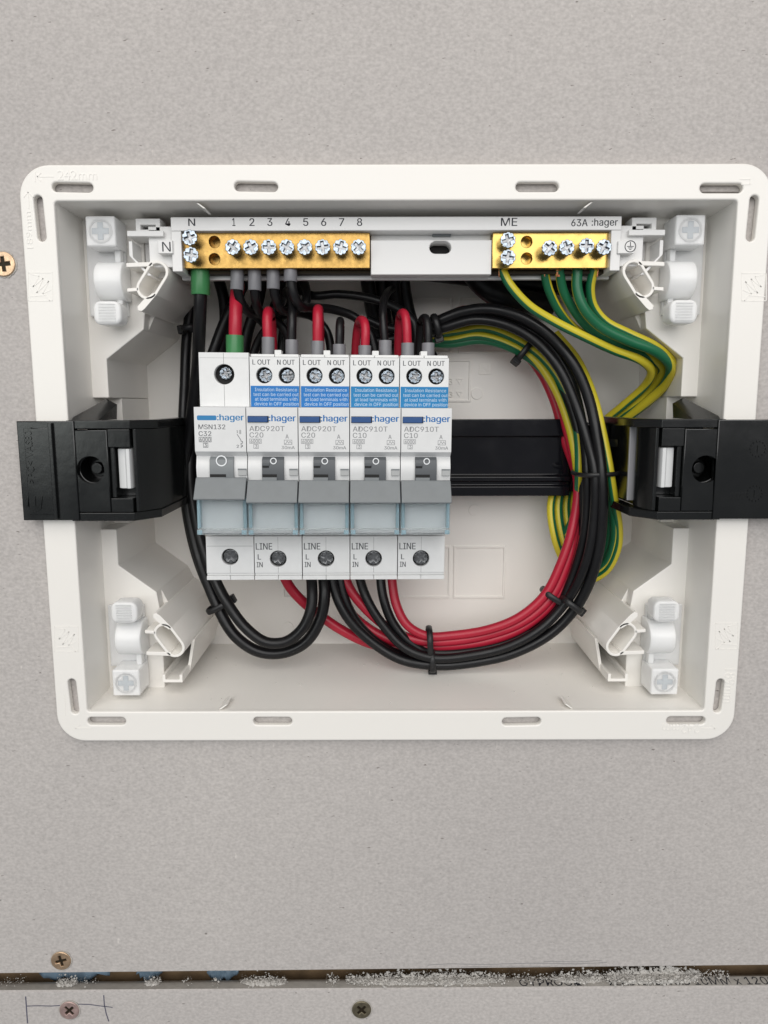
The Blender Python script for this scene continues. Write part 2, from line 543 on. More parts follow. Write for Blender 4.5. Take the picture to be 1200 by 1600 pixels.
lower = MB().add(vs, fs).build('plasterboard_lower', M['paper'], None, 30)
props(lower, kind='structure')
lower.data.materials.append(M['edge_paper'])
for p in lower.data.polygons:
    if p.index % (pn - 1) in (3, 4, 5, 6): p.material_index = 1

# ------------------------------------------------------------------ enclosure
HX, HZ = 128.0, 103.3
enc = thing('electrical_enclosure', (0, 0, -HZ), 'open white flush mounted plastic switchboard box set into the grey plasterboard', 'enclosure')
def slot(px0, py0, px1, py1, r):
    a, b = XZ(px0, py0, 0), XZ(px1, py1, 0)
    return stadium(a, b, r)
slots = []
for a in ((88, 292, 138, 293), (373, 291, 427, 292), (813, 292, 866, 292), (1101, 294, 1154, 294),
          (143, 1127, 190, 1127), (402, 1127, 450, 1127), (791, 1128, 839, 1127), (1048, 1126, 1096, 1126)):
    slots.append(slot(*a, 1.55))
for a in ((59, 312, 65, 370), (1179, 312, 1173, 370), (112, 1067, 117, 1110), (1126, 1067, 1121, 1108)):
    slots.append(slot(*a, 1.5))
IX, IZ = 116.4, 91.6
plate('flange', [rrect(-HX, HX, -HZ, HZ, 10.5, 10), rrect(-IX, IX, -IZ, IZ, 1.2, 4)] + slots, 0, 3.0, M['shell'], enc, 0.55, 3)
# tub walls (each a slab with a little draft)
T = 2.2
def slab(name, quad_in, quad_out):
    vs = quad_in + quad_out
    MB().add(vs, [(0, 1, 2, 3), (7, 6, 5, 4), (0, 4, 5, 1), (1, 5, 6, 2), (2, 6, 7, 3), (3, 7, 4, 0)]).build(name, M['shell'], enc, 35)
bx, bz, BY = 114.0, 88.6, 70.0
f0 = 2.2
slab('side_wall', [(-IX, f0, -IZ), (-bx, BY, -bz), (-bx, BY, bz), (-IX, f0, IZ)], [(-IX - T, f0, -IZ - T), (-bx - T, BY, -bz - T), (-bx - T, BY, bz + T), (-IX - T, f0, IZ + T)])
slab('side_wall', [(IX, f0, -IZ), (IX, f0, IZ), (bx, BY, bz), (bx, BY, -bz)], [(IX + T, f0, -IZ - T), (IX + T, f0, IZ + T), (bx + T, BY, bz + T), (bx + T, BY, -bz - T)])
slab('top_wall', [(-IX, f0, IZ), (-bx, BY, bz), (bx, BY, bz), (IX, f0, IZ)], [(-IX - T, f0, IZ + T), (-bx - T, BY, bz + T), (bx + T, BY, bz + T), (IX + T, f0, IZ + T)])
slab('bottom_wall', [(-IX, f0, -IZ), (IX, f0, -IZ), (bx, BY, -bz), (-bx, BY, -bz)], [(-IX - T, f0, -IZ - T), (IX + T, f0, -IZ - T), (bx + T, BY, -bz - T), (-bx - T, BY, -bz - T)])
MB().box(-bx - T, bx + T, BY, BY + T, -bz - T, bz + T).build('back_panel', M['shell'], enc)
# moulded frames and discs on the back panel
def frame(px0, py0, px1, py1, w=0.9, h=0.7):
    a, b = U(px0, py0, BY), U(px1, py1, BY)
    plate('moulded_frame', [rect(a.x, b.x, b.z, a.z), rect(a.x + w, b.x - w, b.z + w, a.z - w)], BY - h, h + 0.3, M['shell'], enc, 0.2)
for q in ((628, 464, 706, 552), (717, 463, 800, 552), (709, 853, 788, 934), (612, 853, 703, 934), (440, 853, 530, 934), (628, 562, 735, 628)):
    frame(*q)
for q in ((745, 615), (741, 797), (640, 797), (450, 980)):
    c = U(*q, BY)
    plate('ejector_disc', [circ(c.x, c.z, 2.6)], BY - 0.45, 0.8, M['shell'], enc, 0.15)
c = U(758, 575, BY)
plate('moulded_frame', [rrect(c.x - 2.8, c.x + 2.8, c.z - 2.9, c.z + 2.9, 0.6), rrect(c.x - 2.2, c.x + 2.2, c.z - 2.3, c.z + 2.3, 0.4)], BY - 0.5, 0.8, M['shell'], enc)
plate('moulded_mark', [[(c.x - 1.6, c.z - 1.8), (c.x - 0.9, c.z - 1.8), (c.x - 0.9, c.z + 0.2), (c.x + 0.9, c.z - 1.8), (c.x + 1.6, c.z - 1.8), (c.x + 1.6, c.z + 1.8), (c.x + 0.9, c.z + 1.8), (c.x + 0.9, c.z - 0.4), (c.x - 0.9, c.z + 1.8), (c.x - 1.6, c.z + 1.8)]], BY - 0.4, 0.7, M['shell'], enc)
for q in ((718, 596), (718, 616)):
    c = U(*q, BY)
    plate('moulded_mark', [[(c.x - 1.6, c.z + 1.3), (c.x + 1.6, c.z + 1.3), (c.x, c.z - 1.3)], [(c.x - 0.9, c.z + 0.9), (c.x + 0.9, c.z + 0.9), (c.x, c.z - 0.6)]], BY - 0.4, 0.7, M['shell'], enc)
    text('moulded_mark', '3', c.x - 4.6, c.x - 3.0, c.z - 1.3, c.z + 1.3, BY - 0.05, M['shell'], enc, 0.6)
# corner blocks, posts and clips: drawn once for the upper left corner, mirrored to the others
PY = 22.0
A, Bq = Vector(XZ(247, 425.5, 12)), Vector(XZ(231.3, 451, 12))
RO, RI = 4.0, 2.95
def mir(poly, sx, sz): return [(x * sx, z * sz) for x, z in poly]
def fit(px, py, Y): return XZ(px, py, Y)
for sx, sz in ((1, 1), (-1, 1), (1, -1), (-1, -1)):
    blk = [(-117.5, 25.5), (-109.6, 25.5), (-109.6, 40.0), (-95.0, 51.0), (-93.5, 62.0), (-93.5, 91.8), (-117.5, 91.8)]
    MB().prism(mir(blk, sx, sz), PY, BY + 0.5).build('corner_block', M['shell'], enc, 35, 0.5)
    ring_o, ring_i = stadium(A, Bq, RO, 10), stadium(A, Bq, RI, 10)
    plate('corner_post', [mir(ring_o, sx, sz), mir(ring_i, sx, sz)], 11, 59, M['shell'], enc, 0.25)
    MB().prism(mir(stadium(A, Bq, RI + 0.3, 10), sx, sz), 25, BY + 0.2).build('post_foot', M['shell'], enc, 35)
    hk = Vector(XZ(221, 484, 12))
    d = (Bq - A).normalized()
    nrm = Vector((-d.y, d.x))
    if nrm.x < 0: nrm = -nrm
    p0 = Bq + nrm * RO
    skirt = [p0[:], (p0 - nrm * 1.4)[:], (Bq + nrm * 1.0 + d * RO * 1.0)[:], (hk.x - 1.2, hk.y + 1.0), (hk.x - 1.0, hk.y - 0.4), (hk.x + 0.3, hk.y - 0.7), (hk.x + 1.6, hk.y + 0.3)]
    MB().prism(mir(skirt, sx, sz), 11, BY + 0.3).build('post_hook', M['shell'], enc, 35, 0.2)
    back = [(Bq - nrm * 1.0)[:], (A - nrm * 1.0)[:], (A.x - 2, A.y + 3), (-94.5, A.y + 3), (-95.0, 51.2), (hk.x + 0.2, hk.y + 0.2)]
    MB().prism(mir(back, sx, sz), PY + 6, BY + 0.4).build('post_web', M['shell'], enc, 35, 0.3)
    a0, a1 = Vector(XZ(198.5, 415, 12)), Vector(XZ(240, 413, 12))
    MB().prism(mir([(a0.x, a0.y - 0.75), (a1.x, a1.y - 0.9), (a1.x, a1.y + 0.7), (a0.x, a0.y + 0.75)], sx, sz), 11, 30).build('post_arm', M['shell'], enc, 35, 0.25)
    a0, a1 = Vector(XZ(200, 454, 12)), Vector(XZ(218, 452.5, 12))
    MB().prism(mir([(a0.x, a0.y - 0.65), (a1.x, a1.y - 0.65), (a1.x, a1.y + 0.65), (a0.x, a0.y + 0.65)], sx, sz), 11, 30).build('post_arm', M['shell'], enc, 35, 0.25)
    if sz < 0:                                            # U shaped guide beside the lower posts
        g0, g1 = XZ(243, 1062, 12), XZ(279, 1068, 12)
        w0, w1, zb = -abs(g0[0]), -abs(g1[0]), g1[1]
        w1 = -83.6; w0 = -91.5
        MB().prism(mir([(w0, -zb), (w1, -zb), (w1, -zb - 3.2), (w1 - 1.2, -zb - 3.2), (w1 - 1.2, -zb - 1.2), (w0 + 1.2, -zb - 1.2), (w0 + 1.2, -zb - 3.2), (w0, -zb - 3.2)], sx, -1), 13, BY).build('guide_channel', M['shell'], enc, 35, 0.2)
        MB().prism(mir([(w1 - 1.2, -zb - 0.05), (w1 - 0.02, -zb - 0.05), (-81.0, A.y + 1), (-82.2, A.y + 1)], sx, -1), 24, BY + 0.2).build('guide_wall', M['shell'], enc, 35)
    # translucent wall clip
    cl = None
    x0, z1 = XZ(134, 338, 10); x1, z0 = XZ(183, 386, 10)
    cl = MB().box(min(x0 * sx, x1 * sx), max(x0 * sx, x1 * sx), 9, PY - 1, min(z0 * sz, z1 * sz), max(z0 * sz, z1 * sz)).build('wall_clip', M['nylon'], enc, 35, 0.7, 3)
    cx, cz = (x0 + x1) / 2 * sx, (z0 + z1) / 2 * sz
    w = 1.0; l = 3.0
    plate('drive_socket', [[(cx - w, cz - l), (cx + w, cz - l), (cx + w, cz - w), (cx + l, cz - w), (cx + l, cz + w), (cx + w, cz + w), (cx + w, cz + l), (cx - w, cz + l), (cx - w, cz + w), (cx - l, cz + w), (cx - l, cz - w), (cx - w, cz - w)]], 8.93, 0.6, M['nylon_dark'], cl)
    plate('socket_ring', [circ(cx, cz, 4.2), circ(cx, cz, 3.5)], 8.85, 0.6, M['nylon'], cl)
    xb0, xb1 = XZ(150, 440, 13)[0], XZ(193, 440, 13)[0]
    zb1, zb0 = XZ(170, 408, 15)[1], XZ(170, 470, 15)[1]
    zc, rr = (zb0 + zb1) / 2 * sz, abs(zb1 - zb0) / 2
    xa, xb = sorted((xb0 * sx, xb1 * sx))
    arc = [(17.5 - rr * 1.05 * math.sin(math.pi * i / 16), zc + rr * math.cos(math.pi * i / 16)) for i in range(17)] + [(PY - 0.6, zc - rr), (PY - 0.6, zc + rr)]
    MB().xprism(arc, xa, xb).build('barrel', M['nylon'], cl, 40, 0.5)
    zk1, zk0 = XZ(170, 471, 10)[1], XZ(170, 508, 10)[1]
    za, zb = sorted((zk0 * sz, zk1 * sz))
    kn = MB()
    for i in range(9):
        t0, t1 = za + (zb - za) * i / 9, za + (zb - za) * (i + 1) / 9
    plate('thumb_pad', [rrect(xa, xb, za, zb, 2.6, 6)], 8.5, 8, M['nylon'], cl, 0.9, 3)
    for i in range(1, 8):
        t = za + (zb - za) * (i + 0.2) / 8.4
        kn.box(xa + 2, xb - 2, 8.25, 8.9, t - 0.18, t + 0.18)
    kn.build('grip_ribs', M['nylon'], cl)
    xs0, xs1 = XZ(137, 440, 19)[0], XZ(197, 440, 19)[0]
    zs1, zs0 = XZ(170, 384, 19)[1], XZ(170, 494, 19)[1]
    xa, xb = sorted((xs0 * sx, xs1 * sx)); za, zb = sorted((zs0 * sz, zs1 * sz))
    MB().box(xa, xb, 19.5, PY - 0.3, za, zb + (6 if sz > 0 else 0)).build('base_strip', M['nylon'], cl, 35, 0.3)
    xr0 = max(xa, xb) if sx > 0 else min(xa, xb)
    MB().box(xr0 - 2.6, xr0 - 0.4, 15.5, 19.5, za + 1, zb + 1).build('side_rib', M['nylon'], cl, 35, 0.4) if sx > 0 else MB().box(xr0 + 0.4, xr0 + 2.6, 15.5, 19.5, za + 1, zb + 1).build('side_rib', M['nylon'], cl, 35, 0.4)
# side blocks behind the brackets
for sx in (1, -1):
    MB().prism(mir([(-115.2, -25.4), (-109.6, -25.4), (-109.6, 25.4), (-115.2, 25.4)], sx, 1), 36, BY + 0.5).build('side_block', M['shell'], enc)
# small ribs at the mouth
for q, sgn in (((318, 313), 1), ((914, 316), 1), ((353, 1105), -1), ((884, 1103), -1)):
    p = U(*q, 6)
    zz = IZ - 0.2 if sgn > 0 else -IZ + 0.2
    lean = 1.3 if q[0] < 600 else -1.3
    MB().prism([(p.x - 0.45 - lean, zz), (p.x + 0.45 - lean, zz), (p.x + 0.45 + lean, zz - sgn * 1.9), (p.x - 0.45 + lean, zz - sgn * 1.9)], 1.5, 10).build('mouth_rib', M['shell'], enc, 35, 0.15)
# raised marks moulded into the flange
def emb(s, px0, px1, py0, py1, rot=0):
    a, b = U(px0, py0, 0), U(px1, py1, 0)
    if abs(rot) == 90:
        cx, cz, w, h = (a.x + b.x) / 2, (a.z + b.z) / 2, abs(b.x - a.x), abs(a.z - b.z)
        text('moulded_text', s, cx - h / 2, cx + h / 2, cz - w / 2, cz + w / 2, 0.03, M['shell'], enc, 0.15, rot)
    else:
        text('moulded_text', s, a.x, b.x, b.z, a.z, 0.03, M['shell'], enc, 0.15, rot or None)
def stroke(pts, w=0.35, y=0.0, name='moulded_arrow', m=None, parent=None, h=0.1):
    mb = MB()
    for (x0, z0), (x1, z1) in zip(pts, pts[1:]):
        a, b = Vector((x0, z0)), Vector((x1, z1))
        d = (b - a)
        if d.length < 1e-6: continue
        d.normalize()
        e = Vector((-d.y, d.x)) * w / 2
        mb.prism([(a - e)[:], (b - e)[:], (b + e)[:], (a + e)[:]], y - h, y + 0.05)
    return mb.build(name, m or M['shell'], parent or enc, None)
emb('242mm', 90, 152, 266, 281); emb('189mm', 38, 52, 330, 388, 90)
emb('189mm', 1133, 1147, 1045, 1098, -90); emb('242mm', 1035, 1092, 1131, 1146, 180)
stroke([XZ(84, 276, 0), XZ(58, 276, 0), XZ(64, 270, 0)]); stroke([XZ(58, 276, 0), XZ(64, 283, 0)]); stroke([XZ(55, 268, 0), XZ(55, 284, 0)])
stroke([XZ(45, 326, 0), XZ(44, 300, 0), XZ(37, 308, 0)]); stroke([XZ(44, 300, 0), XZ(52, 308, 0)])
stroke([XZ(1156, 280, 0), XZ(1172, 280, 0), XZ(1172, 288, 0), XZ(1158, 288, 0)])
stroke([XZ(1095, 1138, 0), XZ(1117, 1138, 0), XZ(1111, 1132, 0)]); stroke([XZ(101, 1085, 0), XZ(102, 1118, 0)]); stroke([XZ(118, 1138, 0), XZ(142, 1138, 0)]); stroke([XZ(118, 1138, 0), XZ(126, 1131, 0)])
def emblem(px0, px1, py0, py1, flip=False):
    q = lambda u, v: XZ(px0 + (px1 - px0) * (1 - u if flip else u), py0 + (py1 - py0) * v, 0)
    stroke([q(0, 0), q(1, 0), q(1, 1), q(0, 1), q(0, 0)], 0.3, name='moulded_emblem', h=0.08)
    stroke([q(0.1, 0.05), q(0.45, 0.12), q(0.2, 0.5), q(0.62, 0.2), q(0.35, 0.72), q(0.85, 0.3), q(0.6, 0.75), q(0.95, 0.6)], 0.35, name='moulded_emblem', h=0.08)
    stroke([q(0.05, 0.85), q(0.7, 0.8), q(0.9, 1.0)], 0.35, name='moulded_emblem', h=0.08)
emblem(44, 82, 426, 470); emblem(1159, 1197, 427, 470, True); emblem(85, 122, 979, 1018); emblem(1118, 1153, 974, 1014, True)

# ------------------------------------------------------------------ rail with its end brackets
RY = 48.0
rail = thing('mounting_rail', (0, RY, -17), 'black mounting rail across the box with a bracket clipped over each side', 'rail')
rz1, rz0 = U(800, 655, RY).z, U(800, 775, RY).z
rx0, rx1 = -92.0, U(892, 700, RY).x
prof = [(RY, rz0), (RY, rz0 + 4.0), (RY + 1.2, rz0 + 4.6), (RY + 1.2, rz0 + 6.0), (RY - 0.4, rz0 + 6.4), (RY - 0.4, rz0 + 8.2), (RY + 1.4, rz0 + 9), (RY + 1.4, rz1 - 7.6), (RY - 0.2, rz1 - 7), (RY - 0.2, rz1), (RY + 7, rz1), (RY + 7, rz0)]
MB().xprism(prof, rx0, rx1).build('rail_bar', M['rail'], rail, 35, 0.3)
MB().box(rx1 - 0.5, rx1 + 14, RY + 3, RY + 9, rz0 + 1.5, rz1 - 1.5).build('rail_end', M['rail'], rail, 35, 0.3)
def bracket(s):
    """s=-1 left, +1 right; local u = distance from the middle"""
    X = lambda u: s * u
    def bx(mb, u0, u1, y0, y1, z0, z1):
        a, b = sorted((X(u0), X(u1)))
        return mb.box(a, b, y0, y1, z0, z1)
    zt, zb = 17.6, -18.2
    uo = 133.0 if s < 0 else 140.0
    # frame that drops into the box, seen from the front: four bars round the latch opening, plus side cheeks down to the rail
    core = MB()
    core.zprism([(X(u), y) for u, y in ((116, -3.2), (93.5, -3.2), (86.5, 6.0), (86.5, RY + 4), (91, RY + 4), (91, 8), (96, 2.5), (116, 2.5))], zt - 3.0, zt)
    body = core.build('bracket', M['black_plastic'], rail, 35, 0.3)
    MB().zprism([(X(u), y) for u, y in ((116, -3.2), (93.5, -3.2), (86.5, 6.0), (86.5, RY + 4), (91, RY + 4), (91, 8), (96, 2.5), (116, 2.5))], zb, zb + 3.0).build('cheek', M['black_plastic'], body, 35, 0.3)
    bx(MB(), 91.0, 93.6, 1.0, RY + 4, zb + 3.0, zt - 3.0).build('inner_wall', M['black_plastic'], body, 35, 0.3)
    # sloping front apron between the latch and the rail
    zprof = MB().zprism([(X(u), y) for u, y in ((93.4, -1.5), (92.2, -1.5), (86.9, 6.4), (86.9, RY), (90.0, RY), (90, 8.0), (93.4, 3))], zb + 3.05, zt - 3.05)
    if s > 0: zprof = MB().zprism([(X(u), y) for u, y in ((93.4, -1.5), (92.2, -1.5), (89.6, 4.0), (89.6, 12), (93.4, 12))], zb + 3.05, zt - 3.05)
    zprof.build('apron', M['black_plastic'], body, 35, 0.3)
    # outer plate lying over the flange
    a, b = sorted((X(uo), X(113.0)))
    plate('lip_plate', [rect(a, b, zb + 0.4, zt - 0.2)], -3.9, 3.6, M['black_plastic'], body, 0.35)
    if s < 0:
        plate('raised_panel', [rect(-uo + 2.5, -120.5, zb + 2.5, zt - 2.6)], -4.35, 0.8, M['black_plastic'], body, 0.25)
        MB().box(-121.6, -120.2, -5.2, -3.7, zb + 1.0, zt - 0.8).build('raised_rib', M['black_plastic'], body, 35, 0.3)
    else:
        for dz in (7.2, -8.6):
            mb = MB()
            for k in range(14):
                t = 2 * math.pi * k / 14
                mb.cyl((127.5 + 2.7 * math.cos(t), -3.7, dz + 2.7 * math.sin(t)), (0, -1, 0), 0.42, 0.3, 0.5, 8)
            mb.box(127.2, 127.7, -4.15, -3.8, dz - 1.4, dz + 1.2)
            mb.build('date_dial', M['black_plastic'], body)
        mb = MB()
        for k in range(5):
            mb.prism([(118 + k * 1.2, -10.8), (118.6 + k * 1.2, -10.8), (119.8 + k * 1.2, -8.4), (119.2 + k * 1.2, -8.4)], -4.15, -3.8)
        mb.build('moulded_mark', M['black_plastic'], body)
    # middle panel with the round screw well
    wx, wz = (XZ(142, 734, -3) if s < 0 else XZ(1102, 733, -3))
    a, b = sorted((X(101.8), X(113.4)))
    outer = rect(min(a, b), max(a, b), zb + 3.2, zt - 3.4)
    pl = plate('well_panel', [outer, circ(wx, wz, 5.2, 32)], -3.3, 3.0, M['black_plastic'], body, 0.3)
    mb = MB()
    k = 32
    vs = [(wx + 5.2 * math.cos(2 * math.pi * i / k), -1.0, wz + 5.2 * math.sin(2 * math.pi * i / k)) for i in range(k)] + [(wx + 4.7 * math.cos(2 * math.pi * i / k), 9.0, wz + 4.7 * math.sin(2 * math.pi * i / k)) for i in range(k)]
    fs = [(i, (i + 1) % k, k + (i + 1) % k, k + i) for i in range(k)] + [tuple(range(k, 2 * k))]
    mb.add(vs, fs).build('screw_well', M['black_plastic'], body, 40)
    MB().cyl((wx, 9, wz), (0, -1, 0), 3.6, 3.2, 4.5, 24).cyl((wx, 4.6, wz), (0, -1, 0), 2.3, 2.0, 2.4, 20).build('well_boss', M['black_plastic'], body, 35, 0.25)
    # latch opening and the white latch
    lz1, lz0 = (XZ(195, 701, -1)[1], XZ(195, 763, -1)[1])
    bx(MB(), 101.7, 93.5, 4.0, 6.0, zb + 3.0, zt - 3.0).build('latch_floor', M['black_plastic'], body)
    mb = MB()
    bx(mb, 101.7, 93.8, -3.1, 2.0, zt - 9.5, zt - 3.1)
    mb.build('frame_bar', M['black_plastic'], body, 35, 0.3)
    mb = MB()
    bx(mb, 101.7, 93.8, -3.1, 2.0, zb + 3.1, zb + 8.2)
    bx(MB(), 101.7, 100.0, -1.6, 4.0, zb + 8.2, zt - 9.5).build('frame_bar', M['black_plastic'], body, 35, 0.3)
    bx(MB(), 113.5, 91.2, 9.5, 11, zb + 3.0, zt - 3.0).build('back_plate', M['black_plastic'], body)
    mb.build('frame_bar', M['black_plastic'], body, 35, 0.3)
    la = MB()
    pr = [(X(u), y) for u, y in ((99.3, 3.0), (99.3, -0.2), (98.2, -1.2), (96.3, -1.5), (95.8, -2.4), (94.6, -2.4), (94.2, -1.2), (94.2, 3.0))]
    la.zprism(pr, lz0, lz1).build('latch', M['roller'], body, 35, 0.25)
    # wings resting on the shoulders of the box
    wing = [(X(115.8), 0.5), (X(115.8), 3.0), (X(109.4), 24.0), (X(101.5), 24.0), (X(101.5), 2.0)]
    MB().add([(X(115.6), 0.0, zt - 0.5), (X(115.6), 2.4, zt + 1.0), (X(110.4), 21.8, 25.2), (X(107.5), 24.5, 23.0), (X(107.0), 3.0, zt - 0.2), (X(107.0), 22.0, zt - 0.2), (X(115.4), 22.0, zt - 0.2)],
             [(0, 4, 3, 2, 1), (4, 5, 3), (0, 1, 6), (1, 2, 6), (2, 3, 5, 6), (0, 6, 5, 4)]).build('wing', M['black_plastic'], body, 35)
    MB().add([(X(115.6), 0.0, zb + 0.5), (X(115.6), 2.4, zb - 0.3), (X(109.5), 21.8, -22.0), (X(106.5), 24.5, -21.0), (X(106), 3.0, zb + 0.2), (X(106), 22.0, zb + 0.2), (X(115.4), 22.0, zb + 0.2)],
             [(0, 1, 2, 3, 4), (4, 3, 5), (0, 6, 1), (1, 6, 2), (2, 6, 5, 3), (0, 4, 5, 6)]).build('wing', M['black_plastic'], body, 35)
    if s > 0:
        p0, p1 = U(985, 667, 14), U(993, 782, 14)
        MB().box(p0.x, p1.x, 14, 15.2, p1.z, p0.z).build('edge_strip', M['strip'], body, 35, 0.25)
        MB().box(p0.x + 0.3, p1.x - 0.3, 15.25, 47, p1.z, p0.z).build('spring_wall', M['black_plastic'], body)
        MB().box(U(948, 700, 47).x, 91.0, 47, 50, zb + 2.6, zt - 2.6).build('spring_liner', M['black_plastic'], body)
        MB().box(p1.x + 0.1, 91.0, 44.5, 47, zb + 2.8, zt - 2.8).build('spring_liner', M['black_plastic'], body)
        q0, q1 = U(1010, 695, 10), U(1023, 768, 10)
        MB().box(q0.x - 2.5, q0.x + 3.0, 9, 30, q1.z, q0.z).build('spring_clip', M['black_plastic'], body, 35, 0.6)
        MB().box(p0.x - 8.0, p0.x, 40, 50, p1.z, p0.z).build('spring_block', M['black_plastic'], body, 35, 0.3)
        for k in (-1, 1):
            MB().zprism([(p0.x - 8, 38 - k), (p0.x - 7, 37 - k), (p0.x - 0.1, 28), (p0.x - 0.1, 30)], (p0.z + p1.z) / 2 + k * 7 - 1.5, (p0.z + p1.z) / 2 + k * 7 + 1.5).build('spring_arm', M['black_plastic'], body, 35, 0.2)
    return body
bl = bracket(-1)
br = bracket(1)
a = U(46, 712, -4.4)
text('moulded_text', '>PC< VAS801', a.x - 9.8, a.x + 9.8, a.z - 1.25, a.z + 1.25, -4.35, M['black_plastic'], bl, 0.3, 90)
stroke([(a.x - 1.5, -9), (a.x - 2.0, -12.5), (a.x, -15), (a.x + 2.6, -13.5), (a.x + 3.4, -9)], 0.4, -4.3, 'moulded_arrow', M['black_plastic'], bl, 0.3)
stroke([(a.x + 0.8, -9), (a.x + 0.8, -12.6)], 0.4, -4.3, 'moulded_arrow', M['black_plastic'], bl, 0.3)

# ------------------------------------------------------------------ screws
def gear(cx, cz, r, n=10, depth=0.12):
    out = []
    for i in range(n * 4):
        t = 2 * math.pi * i / (n * 4)
        rr = r * (1 - depth) if i % 4 == 0 else r
        out.append((cx + rr * math.cos(t), cz + rr * math.sin(t)))
    return out
def cross(cx, cz, w, l, ang):
    pts = [(w, w), (w, l), (-w, l), (-w, w), (-l, w), (-l, -w), (-w, -w), (-w, -l), (w, -l), (w, -w), (l, -w), (l, w)]
    c, s = math.cos(ang), math.sin(ang)
    return [(cx + x * c - z * s, cz + x * s + z * c) for x, z in pts]
def screw(name, cx, y, cz, r, length, m, parent, ang, slotted=False, tilt=(0, 0)):
    """head front at y, shank going back by length"""
    rec = cross(cx, cz, r * 0.19, r * 0.72, ang)
    o = plate(name, [gear(cx, cz, r), rec], y, 1.3, m, parent, 0.16, 2, 30)
    MB().cyl((cx, y + 1.0, cz), (0, 1, 0), r * 0.9, r * 0.9, length, 18).build('shank', M['dull_steel'], o)
    return o

# ------------------------------------------------------------------ terminal bars in their holder
HY = 13.0
hold = thing('terminal_bar_holder', (0, HY + 10, 68), 'white plastic holder with two brass terminal bars along the top of the box', 'terminal block')
ax, az1 = XZ(266, 339, HY - 3); bx_, _ = XZ(972, 339, HY - 3)
_, az2 = XZ(266, 361, HY - 3)
_, az0 = XZ(300, 431, HY)
MB().box(ax, bx_, HY - 3, HY + 12, az2, az1).build('label_ledge', M['holder'], hold, 35, 0.35)
MB().box(ax, bx_, HY + 9.5, HY + 12, az0, az2).build('holder_back', M['holder'], hold, 35, 0.2)
MB().box(ax, ax + 3.6, HY - 3, HY + 12, az0 + 1.0, az2 - 0.02).build('holder_end', M['holder'], hold, 35, 0.3)
MB().box(bx_ - 3.6, bx_, HY - 3, HY + 12, az0 + 1.0, az2 - 0.02).build('holder_end', M['holder'], hold, 35, 0.3)
m0, m1 = XZ(578, 400, HY)[0] + 0.3, XZ(770, 400, HY)[0] - 0.3
zc0, zc1 = XZ(680, 429, HY + 1)[1], XZ(680, 375, HY + 1)[1]
sa, sb = XZ(680, 387, HY + 1), XZ(696, 387, HY + 1)
plate('channel_cover', [rect(m0, m1, zc0, zc1), stadium(sa, sb, 2.1)], HY + 1, 8, M['holder'], hold, 0.3)
MB().box(m0, m1, HY + 4, HY + 9.4, zc1 + 0.02, az2 - 0.02).build('channel_step', M['holder'], hold, 35, 0.2)
za = XZ(690, 366, HY + 3)
MB().box(za[0] - 3.4, za[0] + 3.4, HY + 2.6, HY + 4.2, za[1] - 0.8, za[1] + 0.8).build('channel_tab', M['toggle'], hold, 35, 0.2)
MB().box(sa[0] - 2.4, sb[0] + 2.4, HY + 8.4, HY + 9.4, sa[1] - 2.4, sa[1] + 2.4).build('slot_floor', M['hole'], hold)
LY = HY - 3.03
def hl(s, px0, px1, py0, py1, m=M['ink_black'], Y=LY):
    p, q = U(px0, py0, Y), U(px1, py1, Y)
    text('printed_label', s, p.x, q.x, q.z, p.z, Y, m, hold, bold=0.04)
hl('N', 294, 305, 341.5, 353)
for i, ch in enumerate('12345678'):
    x = 365.5 + 28.05 * i
    hl(ch, x - (2.6 if ch == '1' else 4), x + (2.2 if ch == '1' else 4), 341, 353)
hl('ME', 783, 808, 340.5, 353)
hl('63A', 893, 918, 342.5, 353.5)
hl(':hager', 925, 965, 341.5, 352.5)
# end tabs with marks and clip arms
for s, q in ((-1, (246, 270, 375, 396)), (1, (966, 991, 376, 396))):
    p0, p1 = U(q[0], q[2], HY - 4), U(q[1], q[3], HY - 4)
    MB().box(p0.x, p1.x, HY - 4, HY + 2, p1.z, p0.z).build('end_tab', M['holder'], hold, 35, 0.25)
    x_in = ax if s < 0 else bx_
    x_out = x_in + s * 9.0
    xa, xb = sorted((x_in, x_out))
    MB().box(xa, xb, HY, HY + 10, az0 + 3, az1 - 2.5).build('end_block', M['holder'], hold, 35, 0.3)
    xa, xb = sorted((x_in + s * 3.0, x_in + s * 16.0))
    zt_ = U(240, 362, HY - 2).z
    MB().box(xa, xb, HY - 2, HY + 12, zt_ - 1.6, zt_ + 0.4).build('clip_arm', M['holder'], hold, 35, 0.25)
    xo = x_in + s * 14.6
    w0 = [(xo, zt_ - 3.0), (xo + s * 1.3, zt_ - 3.0), (xo + s * 1.3, zt_ - 8), (xo - s * 5.0, zt_ - 15), (xo - s * 6.5, zt_ - 15), (xo, zt_ - 8.5)]
    MB().prism(w0, HY - 1, HY + 11).build('clip_wing', M['holder'], hold, 35, 0.2)
    MB().box(*sorted((x_in + s * 6.0, x_in + s * 13.5)), HY + 10.2, HY + 12, zt_ - 14, zt_ - 1.7).build('clip_back', M['holder'], hold)
    # slotted lug above the arm
    xa, xb = sorted((x_in + s * 4.6, x_in + s * 13.4))
    zl0, zl1 = zt_ + 0.5, az1 + 0.2
    cxx = (xa + xb) / 2
    plate('slotted_lug', [rect(xa, xb, zl0, zl1), rect(cxx - 2.7, cxx + 2.7, zl0 + 0.7, zl0 + 2.3)], HY, 8, M['holder'], hold, 0.2)
    MB().box(cxx - 3, cxx + 3, HY + 6, HY + 7.5, zl0 + 0.5, zl0 + 2.5).build('lug_cavity_shade', M['hole'], hold)  # black floor painted for the shade inside the lug slot
p0, p1 = U(253, 378, HY - 4.03), U(267, 393, HY - 4.03)
